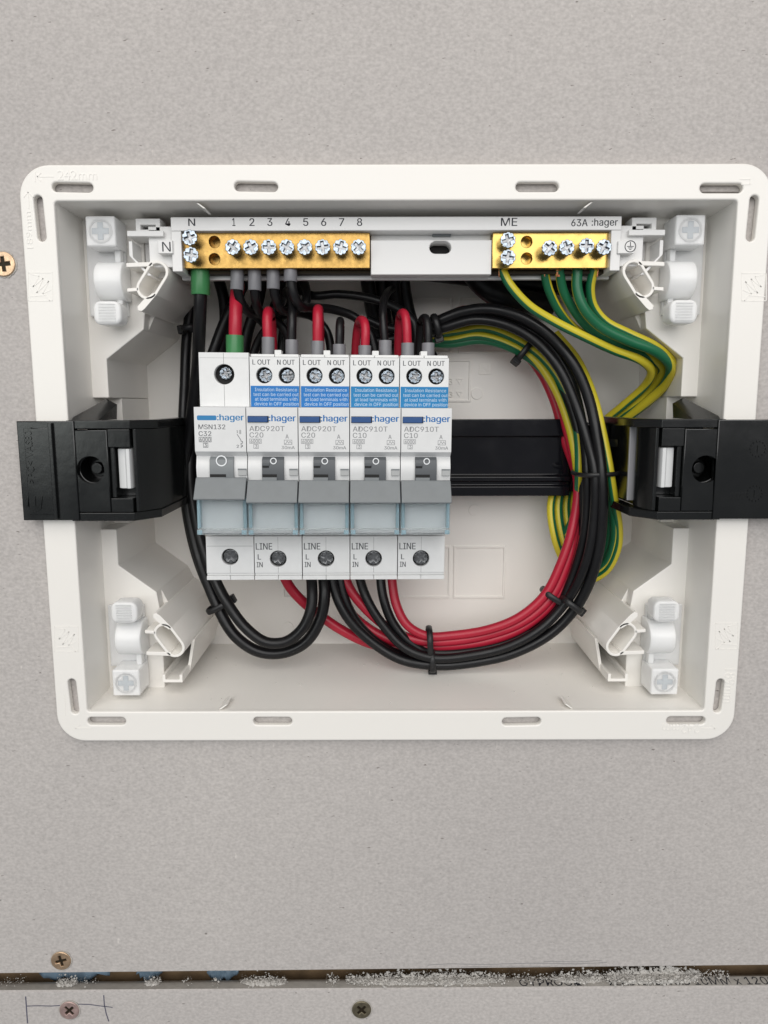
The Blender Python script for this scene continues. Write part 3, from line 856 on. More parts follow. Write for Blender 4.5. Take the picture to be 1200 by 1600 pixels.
text('printed_label', 'N', p0.x, p1.x, p1.z, p0.z, HY - 4.03, M['ink_black'], hold)
c = U(985, 385, HY - 4.03)
plate('printed_earth_symbol', [circ(c.x, c.z, 2.05, 28), circ(c.x, c.z, 1.75, 28)], HY - 4.04, 0.03, M['ink_black'], hold)
stroke([(c.x, c.z + 1.5), (c.x, c.z)], 0.28, HY - 4.02, 'printed_earth_symbol', M['ink_black'], hold, 0.02)
for k, w in enumerate((1.2, 0.8, 0.4)):
    stroke([(c.x - w, c.z - k * 0.5), (c.x + w, c.z - k * 0.5)], 0.24, HY - 4.02, 'printed_earth_symbol', M['ink_black'], hold, 0.02)
# the brass bars
def bar(px0, px1, py0, py1, mt, holes, screws, label):
    p0, p1 = U(px0, py0, HY), U(px1, py1, HY)
    hs = [circ(*XZ(hx, hy, HY), 2.0, 20) for hx, hy in holes]
    o = plate('brass_bar', [rect(p0.x, p1.x, p1.z, p0.z)] + hs, HY, 9.2, mt, hold, 0.2)
    o['label'] = label
    for hx, hy in holes:
        c = XZ(hx, hy, HY)
        MB().cyl((c[0], HY + 5.5, c[1]), (0, 1, 0), 2.1, 2.1, 1.0, 16).build('hole_bottom', mt, o)
    for k, (hx, hy) in enumerate(screws):
        yh = HY - 5.2 - (k * 37 % 5) * 0.2
        c = XZ(hx, hy, yh)
        screw('terminal_screw', c[0], yh, c[1], 2.75, 7.0, M['zinc'], o, 0.3 + k * 1.1)
    return o
nb = bar(284, 578, 363, 419, M['brass'], [(335, 378), (335, 405)], [(296, 371), (298, 398)] + [(363.5 + 28.1 * i, 386) for i in range(8)], 'long speckled brass neutral bar')
eb = bar(770, 957, 363, 419, M['brass_bright'], [(823, 378), (823, 404)], [(794, 375), (794, 402), (859, 387.5), (886, 386.5), (917, 384), (944, 386)], 'short bright brass earth bar')
# strip painted dark for the shadow below the bars, where wires go in
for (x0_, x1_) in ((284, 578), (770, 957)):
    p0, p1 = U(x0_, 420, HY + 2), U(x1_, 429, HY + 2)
    MB().box(p0.x, p1.x, HY + 4.5, HY + 9.4, p1.z + 0.8, p0.z - 0.3).build('bar_undershade', M['recess_shade'], hold)

# ------------------------------------------------------------------ circuit breakers
PITCH = 17.7
YT, YB, YN = 1.7, 4.6, -8.7                     # upper terminal face, lower terminal face, nose
def ZP(py, Y, px=508): return U(px, py, Y).z
def breaker(i, kind, rating, model, label, sticker=None):
    root = bpy.data.objects.new('circuit_breaker', None)
    COL.objects.link(root)
    props(root, label, 'circuit breaker', 'circuit breakers clipped side by side on the rail')
    ORG[root.name] = Vector((0, 0, 0))
    yaw, roll = math.radians(2.2), math.radians(0.45)
    k = i - 2
    cx = U(505.5, 640, -4).x
    root.location = Vector((cx + (k - 0.5) * PITCH, (k - 0.5) * PITCH * math.sin(yaw), -(k - 0.5) * PITCH * math.sin(roll))) * MM
    root.rotation_euler = (0, roll, yaw)
    W = PITCH - 0.18
    dy = -2 if kind == 'm' else 0
    zt, zn1, zn0 = ZP(554 + dy, YT), ZP(637, YN), ZP(706, YN)
    zbv, zch = ZP(713, YN + 2.6), ZP(752, YN + 1)
    zw1, zw0 = ZP(786, YN - 1), ZP(835, YN - 1)
    zbt, zs, zb = ZP(838, YB), ZP(895, YB), ZP(905.5, YB)
    # moulded body, set back behind the terminal faces
    prof = [(44, zt - 4), (44, zb + 4), (36, zb + 1), (YB + 3, zb), (YB + 3, zw0 - 0.6), (YN + 3.2, zw0 - 0.6), (YN + 3.2, zch - 0.4), (YN + 2.0, zch - 0.4), (YN + 1.2, zch + 2.5), (YN + 1.0, zch + 5), (YN + 2.2, zbv), (YN + 2.2, zbv + 0.02), (YN, zn0), (YN, zn1), (YT + 3.4, zn1), (YT + 3.4, zt)]
    MB().xprism(prof, 0.09, W).build('body', M['breaker'], root, 28, 0.18)
    # upper terminal face with its screw holes
    ys = M['breaker2']
    hz = ZP(587, YT)
    if kind == 'm':
        holes = [(W * 0.5 + 0.1, ZP(586, YT), 3.55)]
    else:
        holes = [(W * 0.295, hz, 2.85), (W * 0.745, hz, 2.85)]
    plate('terminal_face', [rect(0.09, W, zn1 + 0.05, zt - (0.0 if kind == 'm' else 0.9))] + [circ(x, z, r, 26) for x, z, r in holes], YT, 3.3, ys, root, 0.15)
    if kind != 'm':
        MB().box(0.4, W / 2 - 0.1, YT + 1.6, YT + 12, zt - 0.85, zt + 0.1).build('terminal_shutter', ys, root, 35, 0.12)
        MB().box(W / 2 + 0.1, W - 0.3, YT + 1.6, YT + 12, zt - 0.85, zt + 0.1).build('terminal_shutter', ys, root, 35, 0.12)
        MB().box(W * 0.46, W * 0.60, YT + 8, YT + 14, zt, zt + 2.0).build('barrier_post', ys, root, 35, 0.2)
    rnd = random.Random(i + 3)
    for x, z, r in holes:
        MB().cyl((x, YT + 3.2, z), (0, 1, 0), r + 0.3, r + 0.3, 0.4, 20).build('hole_floor', M['hole'], root)
        screw('terminal_screw', x + (0.35 if kind != 'm' else 0.3), YT + 1.4, z - 0.1 + (0.5 if kind == 'm' else 0), r * (0.80 if kind != 'm' else 0.62), 0.6, M['zinc'], root, rnd.uniform(0, 1.5))
    xs_ = W * 0.5
    top_seam = [(zt - 0.2, holes[0][1] + holes[0][2] + 0.05), (holes[0][1] - holes[0][2] - 0.05, zn1 + 0.2)] if kind == 'm' else []
    for za_, zb_ in top_seam:
        MB().box(xs_ - 0.06, xs_ + 0.06, YT - 0.02, YT + 0.1, zb_, za_).build('seam', M['seam'], root, None)
    if kind != 'm':
        MB().box(0.5, W - 0.4, YT - 0.02, YT + 0.1, zt - 1.0, zt - 0.9).build('seam', M['seam'], root, None)
    else:
        MB().box(0.5, W - 0.4, YT - 0.02, YT + 0.1, zt - 1.9, zt - 1.84).build('seam', M['seam'], root, None)
    # lower terminal face
    lx = W * 0.5
    lz = ZP(873, YB) if kind != 'm' else ZP(870, YB)
    plate('terminal_face', [rect(0.09, W, zs, zbt), circ(lx, lz, 3.1, 26)], YB, 2.8, ys, root, 0.15)
    MB().cyl((lx, YB + 2.8, lz), (0, 1, 0), 3.4, 3.4, 0.15, 20).build('hole_floor', M['hole'], root)
    screw('terminal_screw', lx, YB + 1.35, lz, 2.7, 0.5, M['dull_steel'], root, rnd.uniform(0, 1.5))
    MB().box(0.09, W, YB + 0.9, YB + 2.9, ZP(899, YB), zs - 0.05).build('lower_step', ys, root, 35, 0.1)
    for q0, q1 in ((0.09, W / 2 - 0.06), (W / 2 + 0.06, W)):
        MB().box(q0, q1, YB - 0.2, YB + 2.95, zb, ZP(899, YB) - 0.05).build('lower_foot', ys, root, 35, 0.15)
    MB().box(xs_ - 0.05, xs_ + 0.05, YB - 0.02, YB + 0.1, zs + 0.1, lz - 3.2).build('seam', M['seam'], root, None)
    if kind == 'm':
        MB().box(0.4, W - 0.3, YB - 0.02, YB + 0.1, ZP(853, YB) - 0.05, ZP(853, YB) + 0.05).build('seam', M['seam'], root, None)
    else:
        MB().box(xs_ - 0.04, xs_ + 0.04, YB - 0.02, YB + 0.1, lz + 3.2, zbt - 0.2).build('seam', M['seam'], root, None)
    # toggle: dark inset, then the paddle hanging down in the off position
    t0, t1 = (W * 0.275, W * 0.745) if kind == 'm' else (W * 0.29, W * 0.72)
    zi1 = zbv - 0.1
    MB().xprism([(YN + 2.0, zi1), (YN + 0.5, zi1 - 1.0), (YN + 0.1, zi1 - 3.0), (YN + 0.0, zch + 1.0), (YN + 0.4, zch - 0.3), (YN + 3, zch - 0.3), (YN + 3, zi1)], t0, t1).build('toggle_hub', M['toggle_dark'] if kind != 'm' else M['toggle'], root, 28, 0.12)
    MB().box(t0 + 0.1, t0 + (t1 - t0) * 0.68, YN - 0.08, YN + 0.5, zch + 1.5, zch + 2.5).build('hub_gap_shade', M['hole'], root)  # solid black block painted as the shade in the hub slot
    MB().box(t0 + 0.1, t0 + (t1 - t0) * 0.68, YN - 0.5, YN + 0.5, zch + 0.3, zch + 1.45).build('hub_ledge', M['toggle'], root, 35, 0.15)
    if kind != 'm':
        zz = ZP(727, YN)
        MB().box(t0 + 0.1, t0 + 2.6, YN - 0.25, YN + 0.6, zz - 0.2, zz + 0.7).build('hub_tab', M['toggle_dark'], root, 35, 0.1)
        MB().box(t0 + 0.1, t0 + 2.4, YN - 0.1, YN + 0.5, zz - 0.9, zz - 0.3).build('hub_gap_shade', M['hole'], root)
    ozz = ZP(720.5, YN)
    oc = (t0 + t1) / 2 + (0 if kind == 'm' else 0.2)
    ro, ri = (1.9, 1.5) if kind == 'm' else (1.15, 0.8)
    plate('printed_off_mark', [circ(oc, ozz, ro, 24), circ(oc, ozz, ri, 24)], YN + 0.02, 0.12, M['white_print'], root)
    nx0, nx1 = W * 0.83, W * 0.99
    zn_ = ZP(738, YN + 1)
    MB().box(nx0, nx1, YN + 0.6, YN + 1.9, zn_ - 1.1, zn_ + 1.1).build('side_notch', M['ink_grey'], root, 35, 0.1)
    MB().box(nx0 - 0.1, nx1, YN + 0.5, YN + 1.0, zn_ + 0.8, zn_ + 1.25).build('notch_shade', M['toggle'], root)
    zp1, zp0 = (ZP(747, YN), ZP(781, YN - 5)) if kind == 'm' else (ZP(751, YN), ZP(786, YN - 5))
    MB().xprism([(YN + 0.2, zp1 + 0.2), (YN - 0.6, zp1 + 0.1), (YN - 5.6, zp0 + 0.5), (YN - 5.6, zp0), (YN - 4.6, zp0 - 0.2), (YN + 2, zp0 + 2.6), (YN + 2.6, zp1 - 0.5)], 0.12, W - 0.05).build('toggle', M['toggle'], root, 28, 0.3)
    # label window
    wy = YN - 0.6
    ww1, ww0 = zw1 + 2.0, zw0
    MB().box(0.5, W - 0.4, YN + 2.0, YN + 3.4, ww0 + 0.3, ww1).build('label_insert', M['insert'], root, 35, 0.1)
    win = MB().xprism([(wy, ww1), (wy, ww0 + 2.0), (wy - 1.0, ww0 + 1.9), (wy - 1.0, ww0), (YN + 2.8, ww0), (YN + 2.8, ww0 + 1.0), (wy + 0.8, ww0 + 1.2), (wy + 0.8, ww1)], 0.3, W - 0.2).build('label_window', M['window'], root, 28, 0.15)
    MB().box(0.3, 1.5, wy - 0.5, YN + 1.9, ww0 + 2.2, ww1 - 0.1).build('window_side', M['window_edge'], win, 35, 0.15)
    MB().box(W - 1.4, W - 0.2, wy - 0.5, YN + 1.9, ww0 + 2.2, ww1 - 0.1).build('window_side', M['window_edge'], win, 35, 0.15)
    MB().box(0.3, 2.0, wy - 1.3, wy - 1.05, ww0 + 0.1, ww0 + 1.7).build('window_lug', M['window_edge'], win, 35, 0.1)
    MB().box(W - 1.9, W - 0.2, wy - 1.3, wy - 1.05, ww0 + 0.1, ww0 + 1.7).build('window_lug', M['window_edge'], win, 35, 0.1)
    # print on the nose
    Y = YN - 0.02
    S = W / 82.0
    def pr(s, x0, x1, py0, py1, m=M['ink_light'], Yp=Y, nm='printed_text', bold=0.035):
        return text(nm, s, x0 * S, x1 * S, ZP(py1, Yp), ZP(py0, Yp), Yp, m, root, bold=bold)
    def prframe(x0, x1, py0, py1, w=0.16, m=M['ink_light']):
        z0_, z1_ = ZP(py1, Y), ZP(py0, Y)
        plate('printed_frame', [rect(x0 * S, x1 * S, z0_, z1_), rect(x0 * S + w, x1 * S - w, z0_ + w, z1_ - w)], Y, 0.03, m, root)
    if kind == 'm':
        pr(':hager', 37, 79, 648, 657.5, M['light_blue_print'], bold=0.10)
        plate('printed_bar', [rrect(5 * S, 36 * S, ZP(657.5, Y), ZP(650, Y), 0.5)], Y, 0.03, M['light_blue_print'], root)
        pr(model, 7, 49.5, 664, 671.5, M['ink_mid'])
        pr(rating, 7, 27, 674.5, 682, M['ink_mid'])
        pr('6000', 8.5, 25.5, 684.5, 690.5, M['ink_mid']); prframe(7, 27, 683.5, 691.5, 0.16, M['ink_mid'])
        pr('3', 15.5, 19.5, 693.5, 699, M['ink_mid']); prframe(13.5, 21.5, 692.5, 700, 0.16, M['ink_mid'])
        q = lambda x, py: (x * S, ZP(py, Y))
        stroke([q(73, 672), q(73, 679)], 0.16, Y, 'printed_symbol', M['ink_mid'], root, 0.02)
        stroke([q(71, 674), q(75, 674)], 0.16, Y, 'printed_symbol', M['ink_mid'], root, 0.02)
        stroke([q(71, 677), q(75, 677)], 0.16, Y, 'printed_symbol', M['ink_mid'], root, 0.02)
        stroke([q(68, 679), q(74, 688), q(74, 690), q(76.5, 690), q(76.5, 693), q(74, 693), q(74, 696), q(76.5, 696), q(76.5, 698), q(74, 698), q(74, 700.5)], 0.2, Y, 'printed_symbol', M['ink_mid'], root, 0.02)
        pr('1', 67.5, 69.5, 673, 677, M['ink_mid']); pr('2', 67, 70.5, 695.5, 700, M['ink_mid'])
    else:
        pr(':hager', 36.5, 79, 648.5, 658.5, M['blue_print'], bold=0.10)
        z0_, z1_ = ZP(660, Y), ZP(651, Y)
        plate('button_gap_shade', [rect(2.4 * S, 36 * S, z0_ - 0.15, z1_ + 0.15)], Y, 0.05, M['hole'], root)  # black border painted for the shade round the button
        MB().box(2.6 * S, 34.4 * S, YN - 0.7, YN - 0.05, z0_, z1_).build('test_button', M['button'], root, 35, 0.15)
        pr(model, 5, 61, 666, 674); pr(rating, 5, 27, 676, 684)
        pr('6000', 6.5, 22, 687, 692.5); prframe(4.5, 24, 686, 693.5)
        pr('3', 13.5, 17, 695.5, 700.5); prframe(11, 19, 694.5, 701.5)
        pr('A', 62.5, 67.5, 679, 685.5); prframe(60, 73, 687.5, 695)
        q = lambda x, py: (x * S, ZP(py, Y))
        stroke([q(61, 693.5), q(63, 693.5), q(65, 689), q(67.5, 693), q(69.5, 689.5), q(72, 693)], 0.16, Y, 'printed_symbol', M['ink_light'], root, 0.02)
        pr('30mA', 56, 77, 697, 702)
        # upper face print and sticker
        Yt = YT - 0.02
        pr('L OUT', 5.5, 34.5, 562.5, 570.5, M['ink'], Yt); pr('N OUT', 46, 74.5, 562.5, 570.5, M['ink'], Yt)
        z0_, z1_ = ZP(636.2, YT - 0.1), ZP(603.5, YT - 0.1)
        plate('sticker', [rect(0.35, W - 0.1, z0_, z1_)], YT - 0.14, 0.13, sticker, root, 0.02)
        Ys = YT - 0.16
        for s_, x0_, x1_, py in (('Insulation Resistance', 8.5, 78, 606.5), ('test can be carried out', 6, 80.5, 614), ('at load terminals with', 8.5, 78.5, 621.3), ('device in OFF position', 7.5, 80.5, 628.6)):
            text('sticker_text', s_, x0_ * S, x1_ * S, ZP(py + 5.4, Ys), ZP(py, Ys), Ys, M['sticker_print'], root)
        Yl = YB - 0.02
        pr('LINE', 3, 31, 848.5, 858.5, M['ink'], Yl); pr('L', 6, 11.5, 866, 874, M['ink'], Yl); pr('IN', 4, 14, 878, 886, M['ink'], Yl)
    return root
breaker(0, 'm', 'C32', 'MSN132', 'leftmost breaker, rated C32, plain white terminal face with one screw and no blue sticker')
breaker(1, 'r', 'C20', 'ADC920T', 'C20 breaker with blue sticker, directly beside the plain stickerless breaker', M['blue'])
breaker(2, 'r', 'C20', 'ADC920T', 'middle breaker of the five, rated C20, with blue sticker', M['blue'])
breaker(3, 'r', 'C10', 'ADC910T', 'C10 breaker with turquoise blue sticker, between two other stickered breakers', M['blue2'])
breaker(4, 'r', 'C10', 'ADC910T', 'rightmost breaker, rated C10, with turquoise blue sticker', M['blue2'])

# ------------------------------------------------------------------ wires
def px(pts): return [U(*p) for p in pts]
def wire(name, pts, r, mt, label, cat, group=None, sleeves=(), phase=0.0, twist=0.0, n=12, copper=None):
    P = spline(px(pts))
    rw = random.Random(len(label) * 7 + int(pts[1][0]))
    f1, f2, a1, a2 = rw.uniform(0.05, 0.09), rw.uniform(0.12, 0.2), rw.uniform(0, 6), rw.uniform(0, 6)
    for k, p in enumerate(P):
        e = min(1.0, k / 12.0)
        P[k] = p + Vector((math.sin(k * f1 * 1.6 + a1), math.sin(k * f2 * 1.6 + a2), math.cos(k * f1 * 1.9 + a2))) * 0.28 * e
    o = MB().tube(P, r, n, phase, twist).build(name, mt, None, 60)
    props(o, label, cat, group)
    for (a, b, rr, sm) in sleeves:
        pa, pb = U(*a), U(*b)
        k = 20
        d = (pb - pa)
        mb = MB()
        mb.tube([pa, pa + d * 0.03, pa + d * 0.5, pa + d * 0.97, pb], [rr * 0.97, rr, rr, rr, rr * 0.97], k)
        mb.build('sleeve', sm, o, 50)
    if copper:
        pa = U(*copper)
        mb = MB()
        rn = random.Random(int(pa.x * 10))
        for k in range(7):
            a = pa + Vector((rn.uniform(-1.2, 1.2), rn.uniform(-1, 1), 0))
            mb.tube([a + Vector((0, 0, -2.0)), a + Vector((rn.uniform(-.4, .4), 0, 0)), a + Vector((rn.uniform(-.5, .5), 0, 2.5))], 0.28, 6)
        mb.build('copper_strands', M['copper'], o)
    return o
BW, RW, EW = M['black_wire'], M['red_wire'], M['earth']
GS, YS = M['green_sleeve'], M['grey_sleeve']
# thick black conductors looping down the left side
wire('black_wire', [(313, 418, 18), (313, 470, 18), (311, 520, 22), (307, 575, 34), (299, 650, 42), (291, 720, 46), (293, 790, 45), (308, 858, 42), (337, 942, 38), (366, 992, 36), (402, 1018, 35), (440, 1021, 35), (478, 1004, 35), (501, 968, 35), (508, 930, 36), (505, 890, 40), (498, 850, 46)], 2.45, BW,
     'thick black wire with green sleeve looping from the neutral bar down left of the breakers', 'wire', None, [((313, 419, 18), (313.5, 461, 18), 3.45, GS)])
wire('black_wire', [(388, 432, 56), (362, 480, 52), (336, 545, 50), (306, 640, 50), (297, 720, 47), (304, 800, 44), (322, 868, 40), (352, 938, 34), (382, 980, 32), (416, 1004, 31), (448, 1003, 31), (474, 982, 31), (487, 950, 32), (488, 915, 35), (482, 870, 42)], 2.3, BW,
     'thick black wire on the inner side of the loop below the plain breaker', 'wire')
wire('black_wire', [(300, 468, 60), (293, 520, 58), (288, 600, 56), (285, 700, 53), (289, 770, 50), (303, 850, 47), (330, 925, 44), (350, 960, 44)], 2.2, BW,
     'thick black wire running down against the left of the box behind the looped pair', 'wire')
wire('black_wire', [(376, 434, 50), (368, 470, 52), (350, 520, 54), (336, 575, 54)], 3.0, BW, 'thick black wire slanting behind the sleeved red feed of the plain breaker', 'wire')
# neutral tails from the bar
def ntail(pts, s0, s1, label):
    wire('black_wire', pts, 1.75, BW, label, 'wire', None, [(s0, s1, 2.45, YS)])
ntail([(371, 420, 18), (371.5, 452, 18), (376, 470, 20), (388, 486, 27), (404, 495, 36), (418, 515, 42), (412, 560, 44)], (371, 419, 18), (370, 453, 18), 'black wire with grey sleeve at the first numbered neutral terminal')
ntail([(398, 420, 18), (398.5, 455, 18), (401, 475, 21), (410, 492, 29), (432, 502, 36), (447, 520, 38), (452, 560, 40)], (398, 419, 18), (398, 454, 18), 'black wire with grey sleeve at the second numbered neutral terminal')
ntail([(427, 420, 18), (428, 450, 18), (432, 470, 20), (442, 486, 26), (462, 489, 34), (490, 497, 40), (510, 520, 40), (518, 560, 40)], (427, 419, 18), (427, 452, 18), 'black wire with grey sleeve at the third numbered neutral terminal')
ntail([(454, 420, 16), (455, 442, 16), (460, 464, 17), (469, 478, 21), (482, 480, 28), (520, 484, 36), (555, 497, 40), (578, 520, 40), (590, 560, 40)], (454, 419, 16), (454, 440, 16), 'black wire with grey sleeve at the fourth numbered neutral terminal')
wire('black_wire', [(462, 430, 50), (470, 450, 46), (488, 461, 42), (530, 459, 41), (580, 467, 40), (620, 483, 38), (645, 505, 36), (652, 560, 36)], 1.75, BW, 'black wire crossing level behind the breaker tails towards the tied bundle', 'wire')
wire('black_wire', [(470, 432, 42), (478, 450, 38), (477, 474, 34), (462, 484, 34), (430, 500, 42), (405, 530, 48), (390, 570, 50)], 1.8, BW, 'black wire curling round the tail of the fourth neutral terminal', 'wire')
# tails on top of the breakers
def tail(x, ytop, pts, mt, r, label, sl, slr=2.4, ys=18):
    name = 'red_wire' if mt is RW else 'black_wire'
    wire(name, [(x, 575, ys), (x, sl + 6, ys)] + pts, r, mt, label, 'wire', None, [((x, 572, ys), (x, sl, ys), slr, GS if slr > 3 else YS)])
tail(367, 470, [(367, 495, 18), (368, 468, 22), (371, 452, 32), (374, 446, 44), (372, 470, 54), (366, 540, 56)], RW, 2.45, 'thick red wire with green sleeve on top of the plain breaker', 524, 3.3)
tail(419, 488, [(418, 503, 18), (419, 491, 20), (421, 488, 25), (424, 497, 31), (426, 525, 34), (427, 575, 36)], RW, 1.95, 'red wire bent into the first sticker breaker, next to the thick red wire', 527)
tail(456, 488, [(457, 500, 18), (458, 480, 22), (455, 462, 30), (448, 455, 40), (440, 470, 50)], BW, 1.75, 'black wire standing upright beside the first bent red wire', 531)
tail(496, 488, [(496.5, 498, 18), (497, 486, 20), (498, 483, 25), (499, 490, 31), (500, 520, 34), (500, 575, 36)], RW, 1.95, 'red wire bent into the middle breaker', 533)
tail(530, 500, [(530, 514, 18), (530.5, 505, 20), (531, 502, 25), (532, 510, 31), (532, 530, 34), (532, 575, 36)], BW, 1.6, 'short black hairpin wire into the middle breaker', 538)
tail(570, 500, [(571, 513, 18), (569, 503, 20), (564, 501, 25), (560, 512, 31), (557, 540, 34), (556, 575, 36)], RW, 1.7, 'red hairpin wire into the breaker second from the right end', 540)
tail(602, 480, [(600, 510, 18), (599, 490, 20), (600, 470, 26), (606, 455, 36), (612, 450, 48)], BW, 1.5, 'black wire standing upright in the breaker second from the right end', 532)
tail(637, 488, [(635.5, 505, 18), (633, 492, 20), (628, 489, 25), (624, 500, 31), (622, 530, 34), (621, 575, 36)], RW, 1.7, 'red hairpin wire into the rightmost breaker, left of the tied bundle', 536)
tail(669, 495, [(668, 510, 18), (666, 500, 20), (662, 498, 25), (658, 506, 31), (656, 530, 34), (655, 575, 36)], BW, 1.6, 'black hairpin wire into the rightmost breaker beside the tied bundle', 536)
# incoming sheathed cables behind the holder
for k, (a, lab) in enumerate((([(572, 425, 52), (577, 455, 56), (583, 490, 60), (592, 530, 62), (600, 580, 62)], 'leftmost thick black cable dropping behind the upright breaker tails'),
                              ([(595, 425, 56), (598, 460, 60), (602, 500, 63), (612, 560, 64)], 'second thick black cable dropping behind the upright breaker tails'),
                              ([(615, 425, 53), (618, 460, 58), (625, 500, 62), (640, 560, 64)], 'third thick black cable dropping behind the upright breaker tails'),
                              ([(628, 425, 57), (633, 460, 60), (641, 495, 62), (655, 530, 64), (675, 560, 64)], 'rightmost of the thick black cables dropping behind the breaker tails'))):
    wire('black_cable', a, 2.9, BW, lab, 'cable')
wire('black_cable', [(735, 418, 50), (752, 440, 50), (775, 458, 50), (810, 470, 54), (860, 476, 60)], [6.0] * 200 if False else 5.2, BW, 'broad black sheathed cable bending in under the brass earth bar', 'cable')
wire('black_cable', [(640, 424, 60), (740, 434, 60), (840, 445, 60), (910, 453, 60), (952, 452, 62)], 3.4, BW, 'black sheathed cable lying along the back towards the upper right post', 'cable')
for a, lab in (([(338, 424, 56), (350, 470, 57), (352, 520, 59), (345, 575, 60)], 'black wire at the back left of the thick red feed, in shadow'),
               ([(412, 424, 54), (404, 470, 55), (388, 520, 57), (378, 575, 58)], 'black wire at the back right of the thick red feed, in shadow'),
               ([(440, 424, 58), (436, 460, 58), (425, 500, 58), (416, 540, 58), (412, 575, 58)], 'black wire at the back between the second and third neutral tails'),
               ([(470, 424, 62), (462, 460, 61), (448, 500, 60), (440, 575, 60)], 'black wire at the back under the fourth neutral tail')):
    wire('black_wire', a, 2.4, BW, lab, 'wire')
for a, lab in (([(575, 500, 50), (605, 512, 50), (640, 514, 48), (668, 510, 46), (690, 507, 44)], 'upper black wire running level into the tied bundle behind the upright tails'),
               ([(580, 535, 52), (610, 530, 52), (640, 526, 50), (668, 520, 48), (690, 517, 46)], 'lower black wire running level into the tied bundle behind the upright tails')):
    wire('black_wire', a, 1.9, BW, lab, 'wire')
# black loop on the right
def bloop(pts, label, r=2.0): wire('black_wire', pts, r, BW, label, 'wire', None)
bloop([(655, 512, 46), (684, 502, 42), (720, 488, 40), (762, 482, 38), (806, 491, 36), (850, 517, 34), (890, 562, 32), (918, 620, 30), (934, 685, 27), (941, 738, 24), (942, 800, 24), (935, 860, 26), (915, 920, 30), (893, 958, 32), (858, 993, 33), (800, 1022, 34), (735, 1035, 34), (677, 1038, 34), (625, 1030, 35), (583, 1005, 36), (548, 970, 37), (528, 935, 38), (517, 895, 40), (512, 850, 44)], 'outermost black wire of the big loop on the right of the breakers', 2.2)
bloop([(655, 522, 46), (690, 513, 42), (740, 499, 40), (790, 506, 38), (836, 531, 36), (872, 573, 34), (901, 638, 31), (918, 695, 28), (928, 740, 25), (929, 800, 25), (921, 860, 27), (902, 915, 30), (882, 946, 32), (846, 982, 32), (790, 1011, 32), (730, 1024, 32), (675, 1027, 32), (632, 1012, 33), (598, 976, 35), (576, 940, 37), (562, 900, 40), (556, 850, 44)], 'second black wire of the big loop, just inside the outermost one')
bloop([(655, 520, 52), (700, 506, 50), (760, 496, 47), (812, 508, 44), (858, 540, 41), (892, 592, 38), (910, 660, 34), (917, 740, 29), (916, 800, 30), (908, 860, 32), (892, 912, 34), (872, 950, 36), (838, 985, 36), (785, 1015, 37), (730, 1029, 38), (672, 1034, 38), (615, 1018, 38), (570, 985, 39), (543, 945, 39), (531, 900, 41), (527, 850, 44)], 'third black wire of the big loop, crossing the pair just before the breakers')
bloop([(672, 1019, 36), (640, 1003, 36), (614, 972, 37), (600, 935, 38), (595, 900, 40), (592, 850, 44)] [::-1] + [(735, 1018, 36), (795, 1004, 37), (845, 974, 38), (878, 935, 39), (897, 890, 39), (908, 830, 38), (911, 770, 37), (908, 700, 40), (895, 640, 44), (870, 585, 48)], 'innermost black wire of the big loop beside the red ones')
# red loop
def rloop(pts, label, r=2.05): wire('red_wire', pts, r, RW, label, 'wire', None)
RS = (((902, 760), (1, 0), .4, 40), ((895, 820), (.97, .25), .6, 37), ((877, 880), (.9, .43), .9, 35), ((853, 928), (.75, .66), 1, 34), ((813, 963), (.5, .87), 1, 34), ((760, 985), (.3, .95), 1, 34), ((705, 994), (.05, 1), 1, 34))
def rbundle(off, dep, head, tail_, label, r=2.05):
    mid = [(x + n0 * off * k, y + n1 * off * k, d + dep) for (x, y), (n0, n1), k, d in RS]
    rloop(head + mid + tail_, label, r)
rbundle(0, 0, [(694, 497, 56), (730, 484, 56), (790, 508, 56), (840, 560, 54), (872, 620, 50), (890, 690, 46)], [(668, 994, 34), (637, 977, 35), (620, 945, 37), (613, 900, 40), (611, 850, 44)], 'uppermost red wire of the loop, entering right of the other red wires', 1.95)
rbundle(8.5, 1.5, [(694, 503, 60), (735, 494, 60), (790, 522, 59), (838, 572, 57), (865, 625, 55), (884, 690, 50)], [(655, 1001, 36), (612, 984, 38), (572, 950, 39), (547, 918, 40), (537, 890, 42), (533, 850, 46)], 'second red wire of the loop, entering below the breakers between two black wires')
rbundle(16.5, 2.5, [(694, 508, 63), (735, 500, 63), (790, 528, 63), (840, 575, 61), (873, 640, 57), (896, 700, 52)], [(645, 1008, 38), (592, 990, 41), (553, 962, 43), (529, 930, 44), (518, 880, 46)], 'third red wire of the loop, mostly hidden behind the black ones')
rbundle(23.5, 5.5, [(880, 650, 60), (897, 700, 56)], [(640, 1013, 42), (580, 1005, 43), (535, 985, 43), (500, 962, 43), (472, 940, 42), (452, 918, 41), (441, 895, 40), (434, 850, 42)], 'red wire sweeping from the first sticker breaker furthest left under the thick black loop', 2.2)
rbundle(12, 7.5, [(886, 650, 64), (902, 700, 60)], [(640, 1003, 44), (600, 990, 47)], 'red wire at the back of the red part of the loop, behind the rest')
